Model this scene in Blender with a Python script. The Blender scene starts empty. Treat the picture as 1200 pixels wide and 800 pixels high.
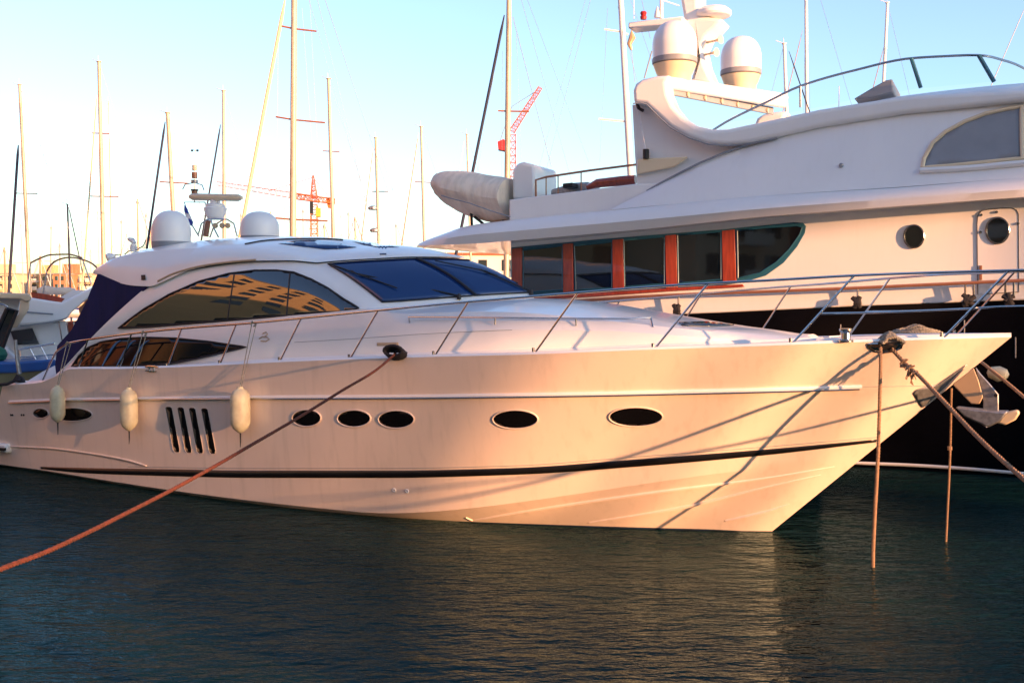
import bpy, math, random
import numpy as np
from mathutils import Vector, Matrix
from mathutils.bvhtree import BVHTree
from mathutils.geometry import delaunay_2d_cdt
random.seed(7)
PI = math.pi
SC = bpy.context.scene
COL = SC.collection
# ------------------------------------------------------------------ camera
F, CX, CY, HOR, CAMZ = 1250.0, 600.0, 400.0, 350.0, 3.0
PITCH = math.atan((CY - HOR) / F)
cam = bpy.data.cameras.new('camera')
cam.sensor_width = 36.0
cam.lens = 36.0 * F / 1200.0
cam.clip_start, cam.clip_end = 0.1, 8000
co = bpy.data.objects.new('camera', cam); COL.objects.link(co)
co.location = (0, 0, CAMZ); co.rotation_euler = (PI / 2 - PITCH, 0, 0)
SC.camera = co
# ------------------------------------------------------------------ light
SUN_EL = math.radians(7)
SUN_AZ = math.radians(-42)          # angle from +X towards -Y
to_sun = Vector((math.cos(SUN_EL) * math.cos(SUN_AZ), math.cos(SUN_EL) * math.sin(SUN_AZ), math.sin(SUN_EL)))
w = bpy.data.worlds.new('World'); SC.world = w; w.use_nodes = True
nt = w.node_tree; bg = nt.nodes['Background']
sky = nt.nodes.new('ShaderNodeTexSky'); sky.sky_type = 'NISHITA'; sky.sun_disc = False
sky.sun_elevation = SUN_EL
sky.sun_rotation = math.atan2(to_sun.x, to_sun.y)
sky.air_density = 1.0; sky.dust_density = 0.6; sky.ozone_density = 2.5
hs = nt.nodes.new('ShaderNodeHueSaturation'); hs.inputs['Saturation'].default_value = .92; hs.inputs['Hue'].default_value = .512; hs.inputs['Value'].default_value = .98
nt.links.new(sky.outputs[0], hs.inputs['Color']); nt.links.new(hs.outputs[0], bg.inputs[0]); bg.inputs[1].default_value = 0.15
sun = bpy.data.lights.new('sun', 'SUN'); sun.energy = 4.4; sun.angle = math.radians(0.8); sun.color = (1.0, 0.47, 0.21)
so = bpy.data.objects.new('sun', sun); COL.objects.link(so)
so.rotation_euler = to_sun.to_track_quat('Z', 'Y').to_euler()
so.location = (30, -20, 30)
SC.view_settings.view_transform = 'Standard'; SC.view_settings.look = 'None'
SC.view_settings.exposure = 1.72; SC.view_settings.gamma = 1.0
# ------------------------------------------------------------------ projection helpers
CO = Vector((0, 0, CAMZ))
FWD = Vector((0, math.cos(PITCH), -math.sin(PITCH))); UPV = Vector((0, math.sin(PITCH), math.cos(PITCH)))
def ray(px, py): return Vector(((px - CX) / F, 0, 0)) + FWD + UPV * ((CY - py) / F)
def atY(px, py, Y):
    d = ray(px, py); return CO + d * (Y / d.y)
def atZ(px, py, Z):
    d = ray(px, py); return CO + d * ((Z - CAMZ) / d.z)
def proj(p):
    q = p - CO; dd = q.dot(FWD); return CX + F * q.x / dd, CY - F * q.dot(UPV) / dd
class Frame:
    def __init__(s, o, yaw):
        s.o = o; s.yaw = yaw; s.U = Vector((math.cos(yaw), math.sin(yaw), 0)); s.V = Vector((-math.sin(yaw), math.cos(yaw), 0))
    def w(s, u, v, z): return s.o + s.U * u + s.V * v + Vector((0, 0, z))
    def l(s, p):
        q = p - s.o; return Vector((q.dot(s.U), q.dot(s.V), q.z))
    def on_v(s, px, py, v):
        d = ray(px, py); t = (v - (CO - s.o).dot(s.V)) / d.dot(s.V); return s.l(CO + d * t)
    def on_curve(s, px, py, g, it=25):
        v = g(0.0)
        for _ in range(it):
            p = s.on_v(px, py, v); v = 0.5 * v + 0.5 * g(p.x)
        return s.on_v(px, py, v)
    def P(s, px, py, v): return CO + ray(px, py) * ((v - (CO - s.o).dot(s.V)) / ray(px, py).dot(s.V))
def pchip(xs, ys):
    xs = np.array(xs, float); ys = np.array(ys, float); n = len(xs)
    h = np.diff(xs); dl = np.diff(ys) / h; m = np.zeros(n)
    for i in range(1, n - 1):
        if dl[i - 1] * dl[i] > 0:
            w1 = 2 * h[i] + h[i - 1]; w2 = h[i] + 2 * h[i - 1]; m[i] = (w1 + w2) / (w1 / dl[i - 1] + w2 / dl[i])
    m[0] = dl[0]; m[-1] = dl[-1]
    def f(x):
        if x <= xs[0]: return float(ys[0])
        if x >= xs[-1]: return float(ys[-1])
        i = int(np.searchsorted(xs, x) - 1); i = max(0, min(n - 2, i)); t = (x - xs[i]) / h[i]
        return float((1 + 2 * t) * (1 - t) ** 2 * ys[i] + t * (1 - t) ** 2 * h[i] * m[i] + t * t * (3 - 2 * t) * ys[i + 1] + t * t * (t - 1) * h[i] * m[i + 1])
    return f
def resample(pts, n, smooth=True):
    pts = [Vector(p) for p in pts]
    s = [0.0]
    for a, b in zip(pts, pts[1:]): s.append(s[-1] + (b - a).length)
    if smooth:
        fs = [pchip(s, [p[k] for p in pts]) for k in range(len(pts[0]))]
        return [Vector([f(s[-1] * i / (n - 1)) for f in fs]) for i in range(n)]
    out = []
    for i in range(n):
        d = s[-1] * i / (n - 1); k = max(j for j in range(len(s) - 1) if s[j] <= d + 1e-9)
        t = (d - s[k]) / max(1e-9, s[k + 1] - s[k]); out.append(pts[k].lerp(pts[k + 1], min(1, t)))
    return out
def sstep(a, b, x):
    t = max(0, min(1, (x - a) / (b - a))); return t * t * (3 - 2 * t)
# ------------------------------------------------------------------ mesh builder (world coordinates)
class MB:
    def __init__(s): s.v = []; s.f = []
    def grid(s, rows, close=False, flip=False):
        b = len(s.v); n = len(rows[0])
        for r in rows: s.v += [Vector(p) for p in r]
        for i in range(len(rows) - 1):
            for j in range(n if close else n - 1):
                k = (j + 1) % n
                s.f.append((b + i * n + j, b + i * n + k, b + (i + 1) * n + k, b + (i + 1) * n + j))
        return s
    def poly(s, pts):
        b = len(s.v); s.v += [Vector(p) for p in pts]; s.f.append(tuple(range(b, b + len(pts)))); return s
    def prism(s, A, B):
        n = len(A); b = len(s.v); s.v += [Vector(p) for p in A] + [Vector(p) for p in B]
        s.f.append(tuple(range(b, b + n))); s.f.append(tuple(range(b + 2 * n - 1, b + n - 1, -1)))
        for i in range(n):
            k = (i + 1) % n; s.f.append((b + i, b + n + i, b + n + k, b + k))
        return s
    def box(s, c, d, yaw=0.0):
        c = Vector(c); U = Vector((math.cos(yaw), math.sin(yaw), 0)); V = Vector((-math.sin(yaw), math.cos(yaw), 0)); Z = Vector((0, 0, 1))
        q = [c + U * (sx * d[0] / 2) + V * (sy * d[1] / 2) for sx, sy in ((-1, -1), (1, -1), (1, 1), (-1, 1))]
        return s.prism([p - Z * d[2] / 2 for p in q], [p + Z * d[2] / 2 for p in q])
    def tube(s, pts, r, seg=8, caps=True):
        pts = [Vector(p) for p in pts]; n = len(pts); rs = r if isinstance(r, (list, tuple)) else [r] * n
        T = []
        for i in range(n):
            a = pts[max(0, i - 1)]; c = pts[min(n - 1, i + 1)]; T.append((c - a).normalized())
        up = Vector((0, 0, 1)) if abs(T[0].z) < .9 else Vector((1, 0, 0))
        N = T[0].cross(up).normalized(); rows = []
        for i in range(n):
            N = (N - T[i] * N.dot(T[i])).normalized(); B = T[i].cross(N)
            rows.append([pts[i] + (N * math.cos(2 * PI * k / seg) + B * math.sin(2 * PI * k / seg)) * rs[i] for k in range(seg)])
        b = len(s.v); s.grid(rows, close=True)
        if caps:
            s.f.append(tuple(range(b + seg - 1, b - 1, -1))); e = b + (n - 1) * seg; s.f.append(tuple(range(e, e + seg)))
        return s
    def lathe(s, c, prof, seg=24, axis=Vector((0, 0, 1))):
        c = Vector(c); q = axis.normalized().to_track_quat('Z', 'Y'); rows = []
        for r, z in prof: rows.append([c + q @ Vector((max(r, .0005) * math.cos(2 * PI * k / seg), max(r, .0005) * math.sin(2 * PI * k / seg), z)) for k in range(seg)])
        b = len(s.v); s.grid(rows, close=True)
        s.f.append(tuple(range(b + seg - 1, b - 1, -1))); e = b + (len(prof) - 1) * seg; s.f.append(tuple(range(e, e + seg)))
        return s
    def twist(s, pts, R, pitch, strands=3, seg=6):
        pts = [Vector(p) for p in pts]; L = sum((b - a).length for a, b in zip(pts, pts[1:]))
        n = max(8, min(700, int(L / pitch * 8))); P = resample(pts, n)
        T = [(P[min(n - 1, i + 1)] - P[max(0, i - 1)]).normalized() for i in range(n)]
        up = Vector((0, 0, 1)) if abs(T[0].z) < .9 else Vector((1, 0, 0)); N = T[0].cross(up).normalized(); fr = []
        for i in range(n):
            N = (N - T[i] * N.dot(T[i])).normalized(); fr.append((N.copy(), T[i].cross(N)))
        for k in range(strands):
            q = []
            for i in range(n):
                a = 2 * PI * (k / strands + (i / (n - 1)) * L / pitch); q.append(P[i] + (fr[i][0] * math.cos(a) + fr[i][1] * math.sin(a)) * R * .5)
            s.tube(q, R * .56, seg)
        return s
    def mesh(s, name, inv, sharp=38):
        import bmesh
        me = bpy.data.meshes.new(name); me.from_pydata([inv @ p for p in s.v], [], s.f)
        bm = bmesh.new(); bm.from_mesh(me); bmesh.ops.remove_doubles(bm, verts=bm.verts, dist=1e-5)
        bmesh.ops.recalc_face_normals(bm, faces=bm.faces); bm.to_mesh(me); bm.free()
        me.polygons.foreach_set('use_smooth', [True] * len(me.polygons)); me.set_sharp_from_angle(angle=math.radians(sharp)); me.update()
        return me
def tag(o, label=None, cat=None, group=None, kind=None):
    for k, v in (('label', label), ('category', cat), ('group', group), ('kind', kind)):
        if v: o[k] = v
    return o
def thing(name, label, cat, loc=(0, 0, 0), yaw=0.0, group=None):
    o = bpy.data.objects.new(name, None); COL.objects.link(o); o.empty_display_size = .2
    o.location = loc; o.rotation_euler = (0, 0, yaw); o['_m'] = 1
    del o['_m']
    return tag(o, label, cat, group)
MW = {}
def wm(o):
    if o.name in MW: return MW[o.name]
    m = Matrix.Translation(o.location) @ o.rotation_euler.to_matrix().to_4x4()
    if o.parent: m = wm(o.parent) @ m
    MW[o.name] = m; return m
def part(name, mb, m, parent=None, label=None, bevel=0.0, seg=2, sharp=38, solid=0.0):
    inv = wm(parent).inverted() if parent else Matrix.Identity(4)
    o = bpy.data.objects.new(name, mb.mesh(name, inv, sharp)); COL.objects.link(o)
    if parent: o.parent = parent
    o.data.materials.append(m)
    if label: o['label'] = label
    if solid:
        md = o.modifiers.new('solid', 'SOLIDIFY'); md.thickness = solid; md.offset = -1
    if bevel:
        md = o.modifiers.new('bevel', 'BEVEL'); md.width = bevel; md.segments = seg; md.limit_method = 'ANGLE'; md.angle_limit = math.radians(40)
        md.harden_normals = False
    return o
def single(name, mb, m, label, cat, loc, group=None, **k):
    """a thing that is one mesh: origin at its base"""
    loc = Vector(loc); mm = Matrix.Translation(loc).inverted()
    o = bpy.data.objects.new(name, mb.mesh(name, mm, k.get('sharp', 38))); COL.objects.link(o); o.location = loc
    o.data.materials.append(m)
    if k.get('bevel'):
        md = o.modifiers.new('bevel', 'BEVEL'); md.width = k['bevel']; md.segments = 2; md.limit_method = 'ANGLE'
    return tag(o, label, cat, group)
# ------------------------------------------------------------------ materials
def mat(name, col, rough=.5, metal=0., coat=0., var=0., vscale=3., bump=0., bscale=40., ior=1.5, coat_rough=.03, col2=None, stretch=(1, 1, 1), spec=None, streak=0.):
    m = bpy.data.materials.new(name); m.use_nodes = True; n = m.node_tree.nodes; L = m.node_tree.links; p = n['Principled BSDF']
    p.inputs['Base Color'].default_value = (*col, 1); p.inputs['Roughness'].default_value = rough; p.inputs['Metallic'].default_value = metal
    p.inputs['Coat Weight'].default_value = coat; p.inputs['Coat Roughness'].default_value = coat_rough; p.inputs['IOR'].default_value = ior
    tc = n.new('ShaderNodeTexCoord'); mp = n.new('ShaderNodeMapping'); mp.inputs['Scale'].default_value = stretch; L.new(tc.outputs['Object'], mp.inputs[0])
    if var or col2:
        t = n.new('ShaderNodeTexNoise'); t.inputs['Scale'].default_value = vscale; t.inputs['Detail'].default_value = 6; L.new(mp.outputs[0], t.inputs[0])
        r = n.new('ShaderNodeValToRGB'); c2 = col2 or tuple(c * (1 - var) for c in col)
        r.color_ramp.elements[0].position = .35; r.color_ramp.elements[1].position = .65
        r.color_ramp.elements[0].color = (*c2, 1); r.color_ramp.elements[1].color = (*col, 1); L.new(t.outputs[0], r.inputs[0]); L.new(r.outputs[0], p.inputs['Base Color'])
        if streak:
            mp2 = n.new('ShaderNodeMapping'); mp2.inputs['Scale'].default_value = (9, 9, .8); L.new(tc.outputs['Object'], mp2.inputs[0])
            t2 = n.new('ShaderNodeTexNoise'); t2.inputs['Scale'].default_value = 1.; t2.inputs['Detail'].default_value = 5; L.new(mp2.outputs[0], t2.inputs[0])
            mr = n.new('ShaderNodeMapRange'); mr.inputs[1].default_value = .52; mr.inputs[2].default_value = .75; mr.inputs[3].default_value = 0; mr.inputs[4].default_value = streak; L.new(t2.outputs[0], mr.inputs[0])
            mx = n.new('ShaderNodeMix'); mx.data_type = 'RGBA'; L.new(mr.outputs[0], mx.inputs[0]); L.new(r.outputs[0], mx.inputs[6]); mx.inputs[7].default_value = (.38, .33, .24, 1)
            L.new(mx.outputs[2], p.inputs['Base Color'])
    if bump:
        t = n.new('ShaderNodeTexNoise'); t.inputs['Scale'].default_value = bscale; t.inputs['Detail'].default_value = 4; L.new(mp.outputs[0], t.inputs[0])
        b = n.new('ShaderNodeBump'); b.inputs['Strength'].default_value = bump; b.inputs['Distance'].default_value = .02; L.new(t.outputs[0], b.inputs['Height']); L.new(b.outputs[0], p.inputs['Normal'])
    return m
M = {}
M['hull'] = mat('gelcoat_warm_light', (.82, .68, .57), .32, coat=.9, coat_rough=.12, var=.05, vscale=1.4, bump=.06, bscale=1.3, streak=.2)  # warm glint light put into the colour of a white hull
M['white'] = mat('gelcoat_white', (.82, .82, .80), .3, coat=.6, coat_rough=.1, var=.04, vscale=2, bump=.03, bscale=2.)
M['white2'] = mat('paint_white_yacht', (.80, .80, .79), .33, coat=.6, coat_rough=.12, var=.05, vscale=.8, bump=.05, bscale=1.2, streak=.04)
M['nonskid'] = mat('deck_nonskid', (.74, .75, .76), .7, var=.08, vscale=6, bump=.2, bscale=300)
M['black'] = mat('black_paint', (.003, .003, .005), .16, ior=1.25, var=.3, vscale=1.5, bump=.04, bscale=.8)
M['stripe'] = mat('black_stripe', (.01, .01, .012), .3, var=.3)
M['antifoul'] = mat('antifoul_blue', (.008, .022, .055), .6, var=.5, vscale=5)
M['antifoulk'] = mat('antifoul_dark', (.012, .012, .014), .6, var=.5, vscale=5)
M['glass'] = mat('tinted_glass', (.006, .007, .008), .02, ior=2.2, bump=.03, bscale=1.2)
M['pglass'] = mat('porthole_glass', (.004, .004, .005), .05, ior=1.3)
M['wglass'] = mat('windshield_glass', (.004, .032, .13), .04, ior=1.7, bump=.015, bscale=.8)
M['bglass'] = mat('saloon_glass', (.004, .006, .009), .03, ior=1.9, bump=.04, bscale=1.)
M['steel'] = mat('stainless_steel', (.5, .49, .48), .16, metal=1., var=.1, vscale=8)
M['galv'] = mat('galvanised_steel', (.42, .44, .46), .45, metal=.8, var=.35, vscale=18, bump=.15, bscale=60)
M['navy'] = mat('navy_canvas', (.002, .006, .075), .85, var=.3, vscale=3, bump=.5, bscale=9, stretch=(1, 1, .25))
M['blackrub'] = mat('black_rubber', (.012, .012, .014), .55, bump=.1)
M['wood'] = mat('mahogany', (.36, .05, .018), .35, coat=.6, var=.35, vscale=4, stretch=(6, 6, .6))
M['teal'] = mat('teal_frame', (.02, .12, .19), .4, var=.2)
M['louvre'] = mat('louvre_blue', (.03, .12, .26), .25, coat=.4)
M['grey'] = mat('grey_plastic', (.25, .27, .3), .5, var=.1)
M['dome'] = mat('radome_white', (.8, .8, .8), .38, coat=.2, var=.04)
M['fender'] = mat('fender_vinyl', (.62, .60, .42), .5, col2=(.48, .44, .30), vscale=7, streak=.35)
M['rope'] = mat('rope_tan', (.42, .27, .16), .9, col2=(.28, .17, .10), vscale=40, bump=.6, bscale=250)
M['ropeo'] = mat('rope_orange', (.15, .035, .02), .85, col2=(.09, .028, .015), vscale=30, bump=.8, bscale=200)
M['ropeg'] = mat('rope_weathered', (.40, .37, .30), .9, col2=(.22, .20, .15), vscale=40, bump=.5, bscale=250)
M['ropek'] = mat('rope_black', (.015, .015, .02), .8, bump=.6, bscale=200)
M['cover'] = mat('tender_canvas', (.84, .72, .58), .85, var=.2, vscale=3, bump=1.0, bscale=7, stretch=(2.5, 1, .6))
M['alu'] = mat('mast_aluminium', (.46, .40, .31), .45, metal=.15, var=.15, vscale=4)
M['aluw'] = mat('mast_white', (.74, .74, .76), .4, var=.08)
M['wire'] = mat('stay_wire', (.35, .35, .36), .4, metal=.6)
M['wirek'] = mat('furled_sail_navy', (.012, .018, .05), .8)
M['wirec'] = mat('furled_sail_cream', (.68, .58, .36), .8, var=.1)
M['crane'] = mat('crane_orange', (.62, .16, .04), .6, var=.2)
M['craner'] = mat('crane_red', (.55, .13, .09), .6, var=.2)
M['craney'] = mat('crane_yellow', (.7, .4, .05), .6)
M['red'] = mat('red_plastic', (.35, .02, .02), .4)
M['bluehull'] = mat('blue_hull', (.015, .10, .36), .3, coat=.4, var=.15)
M['olive'] = mat('olive_hull', (.17, .17, .09), .5, var=.2)
M['green'] = mat('green_canvas', (.01, .12, .07), .7)
M['cream'] = mat('cream_paint', (.74, .60, .40), .4, coat=.3, var=.06)
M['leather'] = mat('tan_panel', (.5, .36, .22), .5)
M['brown'] = mat('caprail_brown', (.30, .13, .07), .4, coat=.3, var=.2)
M['flagb'] = mat('flag_blue', (.02, .06, .35), .8)
M['flagw'] = mat('flag_white', (.75, .75, .75), .8)
M['wallA'] = mat('stucco_ochre', (.60, .40, .20), .85, var=.15, vscale=.3, bump=.2)
M['wallB'] = mat('stucco_sand', (.62, .50, .34), .85, var=.12, vscale=.3, bump=.2)
M['wallC'] = mat('brick_terracotta', (.42, .18, .09), .85, var=.2, vscale=.4, bump=.2)
M['wallD'] = mat('stucco_white', (.7, .66, .58), .85, var=.1, vscale=.3)
M['roof'] = mat('roof_tile', (.32, .12, .06), .8, var=.2)
M['winB'] = mat('building_glass', (.02, .03, .035), .06, ior=1.7)
M['mirror'] = mat('sun_mirroring_glass', (.6, .42, .28), .12, metal=1., bump=.08, bscale=.25)
M['conc'] = mat('quay_concrete', (.33, .30, .26), .85, var=.25, vscale=1.2, bump=.3)
M['shutter'] = mat('painted_shutter', (.10, .18, .22), .6)
# ------------------------------------------------------------------ ground, water
def water():
    m = bpy.data.materials.new('sea_water'); m.use_nodes = True; n = m.node_tree.nodes; L = m.node_tree.links; p = n['Principled BSDF']
    p.inputs['Base Color'].default_value = (.004, .021, .021, 1); p.inputs['Roughness'].default_value = .03; p.inputs['IOR'].default_value = 1.33; p.inputs['Specular IOR Level'].default_value = .085
    g = n.new('ShaderNodeNewGeometry'); prev = None
    for sc, st, det, sx, sy, rot in ((1.3, .10, 3, 1.0, 1.6, .25), (5.0, .085, 3, .6, 1.6, -.2), (16, .022, 3, .7, 1.5, .1)):
        mp = n.new('ShaderNodeMapping'); mp.inputs['Scale'].default_value = (sx, sy, 1); mp.inputs['Rotation'].default_value = (0, 0, rot); L.new(g.outputs['Position'], mp.inputs[0])
        t = n.new('ShaderNodeTexNoise'); t.inputs['Scale'].default_value = sc; t.inputs['Detail'].default_value = det; t.inputs['Distortion'].default_value = .4; L.new(mp.outputs[0], t.inputs[0])
        b = n.new('ShaderNodeBump'); b.inputs['Strength'].default_value = 1.; b.inputs['Distance'].default_value = st; L.new(t.outputs[0], b.inputs['Height'])
        if prev: L.new(prev.outputs[0], b.inputs['Normal'])
        prev = b
        if sc > 4:
            pn = n.new('ShaderNodeTexNoise'); pn.inputs['Scale'].default_value = .16; pn.inputs['Detail'].default_value = 3; L.new(g.outputs['Position'], pn.inputs[0])
            mr = n.new('ShaderNodeMapRange'); mr.inputs[1].default_value = .35; mr.inputs[2].default_value = .65; mr.inputs[3].default_value = .35; mr.inputs[4].default_value = 1.; L.new(pn.outputs[0], mr.inputs[0]); L.new(mr.outputs[0], b.inputs['Strength'])
    L.new(prev.outputs[0], p.inputs['Normal'])
    p.inputs['Specular IOR Level'].default_value = 0; p.inputs['Roughness'].default_value = .6
    gl_ = n.new('ShaderNodeBsdfGlossy'); gl_.inputs['Color'].default_value = (.34, .48, .50, 1); gl_.inputs['Roughness'].default_value = .06; L.new(prev.outputs[0], gl_.inputs['Normal'])
    fr_ = n.new('ShaderNodeFresnel'); fr_.inputs['IOR'].default_value = 1.33; L.new(prev.outputs[0], fr_.inputs['Normal'])
    mx_ = n.new('ShaderNodeMixShader'); L.new(fr_.outputs[0], mx_.inputs[0]); L.new(p.outputs[0], mx_.inputs[1]); L.new(gl_.outputs[0], mx_.inputs[2]); L.new(mx_.outputs[0], n['Material Output'].inputs['Surface'])
    mb = MB(); mb.poly([(-3000, -600, 0), (3000, -600, 0), (3000, 5000, 0), (-3000, 5000, 0)])
    o = part('water', mb, m); o['kind'] = 'structure'
water()
mb = MB(); mb.box((0, -22, .1), (400, 46, 2.2)); o = part('quay', mb, M['conc'], bevel=.03); o['kind'] = 'structure'
mb = MB(); mb.box((-82, 10, .1), (70, 17.9, 2.2)); mb.box((-86, 90, .1), (70, 142, 2.2)); o = part('side_quay', mb, M['conc']); o['kind'] = 'structure'
mb = MB(); mb.box((0, 330, .1), (1600, 160, 2.4)); o = part('far_shore', mb, M['conc']); o['kind'] = 'structure'
# ------------------------------------------------------------------ our yacht
P0 = atZ(905, 622, 0)
YF = Frame(P0, math.radians(-31))
yacht = thing('motor_yacht', 'warm tinted white sport yacht in front with black hull stripe and blue windshield', 'motor yacht', P0, YF.yaw)
US1, UTIP = -12.9, YF.on_v(1185, 395, 0).x
ZTIP = YF.on_v(1185, 395, 0).z
def sh_half(u):                          # deck edge half breadth
    if u < -5: return 2.36 - .16 * sstep(-6, -13.5, u) if u < -6 else 2.36
    s = min(1, (u + 5) / (UTIP + 5)); return 2.36 * max(0, 1 - s ** 2.7)
def wl_half(u, ustem=0.0):
    if u < -8: return 2.2 - .3 * sstep(-8, -14, u)
    s = min(1, (u + 8) / (ustem + 8)); return 2.2 * max(0, 1 - s ** 2.35)
sheer_px = [(12, 451), (45, 448.5), (65, 441), (82, 432.5), (140, 432), (195, 430.5), (260, 427.5), (330, 424), (410, 421), (507, 418), (625, 415), (700, 412), (765, 409.5), (900, 405), (1000, 401), (1100, 397.5), (1150, 396)]
_p = [YF.on_curve(x, y, lambda u: -sh_half(u)) for x, y in sheer_px]
zs = pchip([p.x for p in _p] + [UTIP], [p.z for p in _p] + [ZTIP])
def fch(t): return .03 + .36 * sstep(.62, 1.0, t)
def hull_pt(t, r, side=-1):
    """t stern->stem, r bottom(0) .. sheer(1); row .3 is the chine"""
    fc = fch(t); f = r / .3 * fc if r < .3 else fc + (r - .3) / .7 * (1 - fc)
    ub, ut = -13.9, US1
    u0 = ub + (ut - ub) * f; ustem = UTIP * f; u = u0 + t * (ustem - u0)
    us = ut + t * (UTIP - ut)
    a = wl_half(-13.9 + t * 13.9); b = sh_half(us)
    cb = .075 * sstep(.55, .8, t) * (1 - sstep(.93, 1, t))
    if r <= .3:
        ac = a + (b - a) * fc ** .85
        lo = a * (1 - .04 - .09 * sstep(.6, .85, t)); v = lo + (ac + cb - lo) * (f / fc) ** .9
    else: v = a + (b - a) * f ** .85 + cb * (1 - (r - .3) / .7) ** 4
    return u, side * v, f * zs(us)
NT = 110; RR = [0, .1, .2, .3] + [.3 + .7 * i / 14 for i in range(1, 15)]
TT = [(1 - (1 - i / NT) ** 1.25) for i in range(NT + 1)]
hm = MB()
for side in (-1, 1):
    rows = []
    for r in RR: rows.append([YF.w(*hull_pt(t, r, side)) for t in TT])
    hm.grid(rows)
hm.grid([[YF.w(*hull_pt(0, r, -1)) for r in RR], [YF.w(*hull_pt(0, r, 1)) for r in RR]])
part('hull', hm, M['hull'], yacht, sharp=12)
ab = MB()
for side in (-1, 1):
    ab.grid([[YF.w(*(lambda q: (q[0] - .25 * (t ** 6), q[1] * .93, -.35))(hull_pt(t, 0, side))) for t in TT],
             [YF.w(*(lambda q: (q[0], q[1] * 1.002, .085 + .04 * sstep(.72, .95, t)))(hull_pt(t, .02, side))) for t in TT]])
part('antifouling', ab, M['antifoul'], yacht)
hbvh = BVHTree.FromPolygons(hm.v, hm.f)
def cast(bvh, px, py, off):
    d = ray(px, py).normalized(); h = bvh.ray_cast(CO, d)
    if h[0] is None:
        h = bvh.find_nearest(CO + d * (P0 - CO).length)
        # slide along the ray to the closest approach
        q = CO + d * ((h[0] - CO).dot(d)); h = bvh.find_nearest(q)
    n = h[1] if h[1].dot(d) < 0 else -h[1]
    return h[0] + n * off, n
def smooth_outline(pts, k=4):
    out = []; n = len(pts)
    for i in range(n):
        p0, p1, p2, p3 = [Vector((*pts[(i + j) % n][:2], 0)) for j in (-1, 0, 1, 2)]
        for q in range(k):
            t = q / k
            out.append(tuple((.5 * ((2 * p1) + (p2 - p0) * t + (2 * p0 - 5 * p1 + 4 * p2 - p3) * t * t + (3 * p1 - p0 - 3 * p2 + p3) * t ** 3))[:2]))
    return out
def densify(pts, step):
    out = []; n = len(pts)
    for i in range(n):
        a, b = pts[i], pts[(i + 1) % n]; L = math.hypot(b[0] - a[0], b[1] - a[1]); m = max(1, int(L / step))
        for k in range(m): out.append((a[0] + (b[0] - a[0]) * k / m, a[1] + (b[1] - a[1]) * k / m))
    return out
def inside(x, y, P):
    c = False; j = len(P) - 1
    for i in range(len(P)):
        if (P[i][1] > y) != (P[j][1] > y) and x < (P[j][0] - P[i][0]) * (y - P[i][1]) / (P[j][1] - P[i][1] + 1e-12) + P[i][0]: c = not c
        j = i
    return c
def patch(bvh, outline, off, step=5.0, smooth=False, mapper=None):
    """a sheet that follows a surface inside an outline"""
    if smooth: outline = smooth_outline(outline)
    P = densify(outline, step); pts = [Vector(p) for p in P]; n = len(P)
    xs = [p[0] for p in P]; ys = [p[1] for p in P]
    x = min(xs) + step / 2
    while x < max(xs):
        y = min(ys) + step / 2
        while y < max(ys):
            if inside(x, y, P) and min((x - a) ** 2 + (y - b) ** 2 for a, b in P) > (step * .45) ** 2: pts.append(Vector((x, y)))
            y += step
        x += step
    r = delaunay_2d_cdt(pts, [(i, (i + 1) % n) for i in range(n)], [], 1, 1e-6)
    mb = MB(); fn = mapper or (lambda a, b: cast(bvh, a, b, off)[0])
    mb.v = [fn(p.x, p.y) for p in r[0]]; mb.f = [tuple(f) for f in r[2]]
    rim = [fn(a, b) for a, b in P]
    return mb, rim
def ellipse(cx, cy, rx, ry, n=28, tilt=0):
    return [(cx + rx * math.cos(2 * PI * k / n), cy + ry * math.sin(2 * PI * k / n) + tilt * rx * math.cos(2 * PI * k / n)) for k in range(n)]
def strip(bvh, top, bot, off, n=140):
    ft = pchip([p[0] for p in top], [p[1] for p in top]); fb = pchip([p[0] for p in bot], [p[1] for p in bot]); x0, x1 = top[0][0], top[-1][0]
    rows = [[], [], []]
    for i in range(n):
        x = x0 + (x1 - x0) * i / (n - 1); a, b = ft(x), fb(x)
        for k, y in enumerate((a, (a + b) / 2, b)): rows[k].append(cast(bvh, x, y, off)[0])
    return MB().grid(rows)
def line_on(bvh, pts, off, n=80):
    f = pchip([p[0] for p in pts], [p[1] for p in pts]); x0, x1 = pts[0][0], pts[-1][0]
    return [cast(bvh, x0 + (x1 - x0) * i / (n - 1), f(x0 + (x1 - x0) * i / (n - 1)), off)[0] for i in range(n)]
# stripe
part('hull_stripe', strip(hbvh, [(48, 546.5), (100, 548), (200, 549.5), (300, 551), (450, 551), (600, 548), (750, 537.5), (900, 526), (1027, 514.5)],
                          [(48, 549), (100, 554), (200, 557.5), (300, 559.5), (450, 559.5), (600, 556), (750, 546), (900, 532.5), (1027, 517.5)], .006), M['stripe'], yacht, solid=.005)
pin = MB().tube(line_on(hbvh, [(150, 546.5), (300, 548.5), (450, 548.5), (600, 545.5), (750, 534.5), (900, 523), (1028, 512)], .002), .004, 5)
part('pinstripe', pin, M['grey'], yacht)
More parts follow.
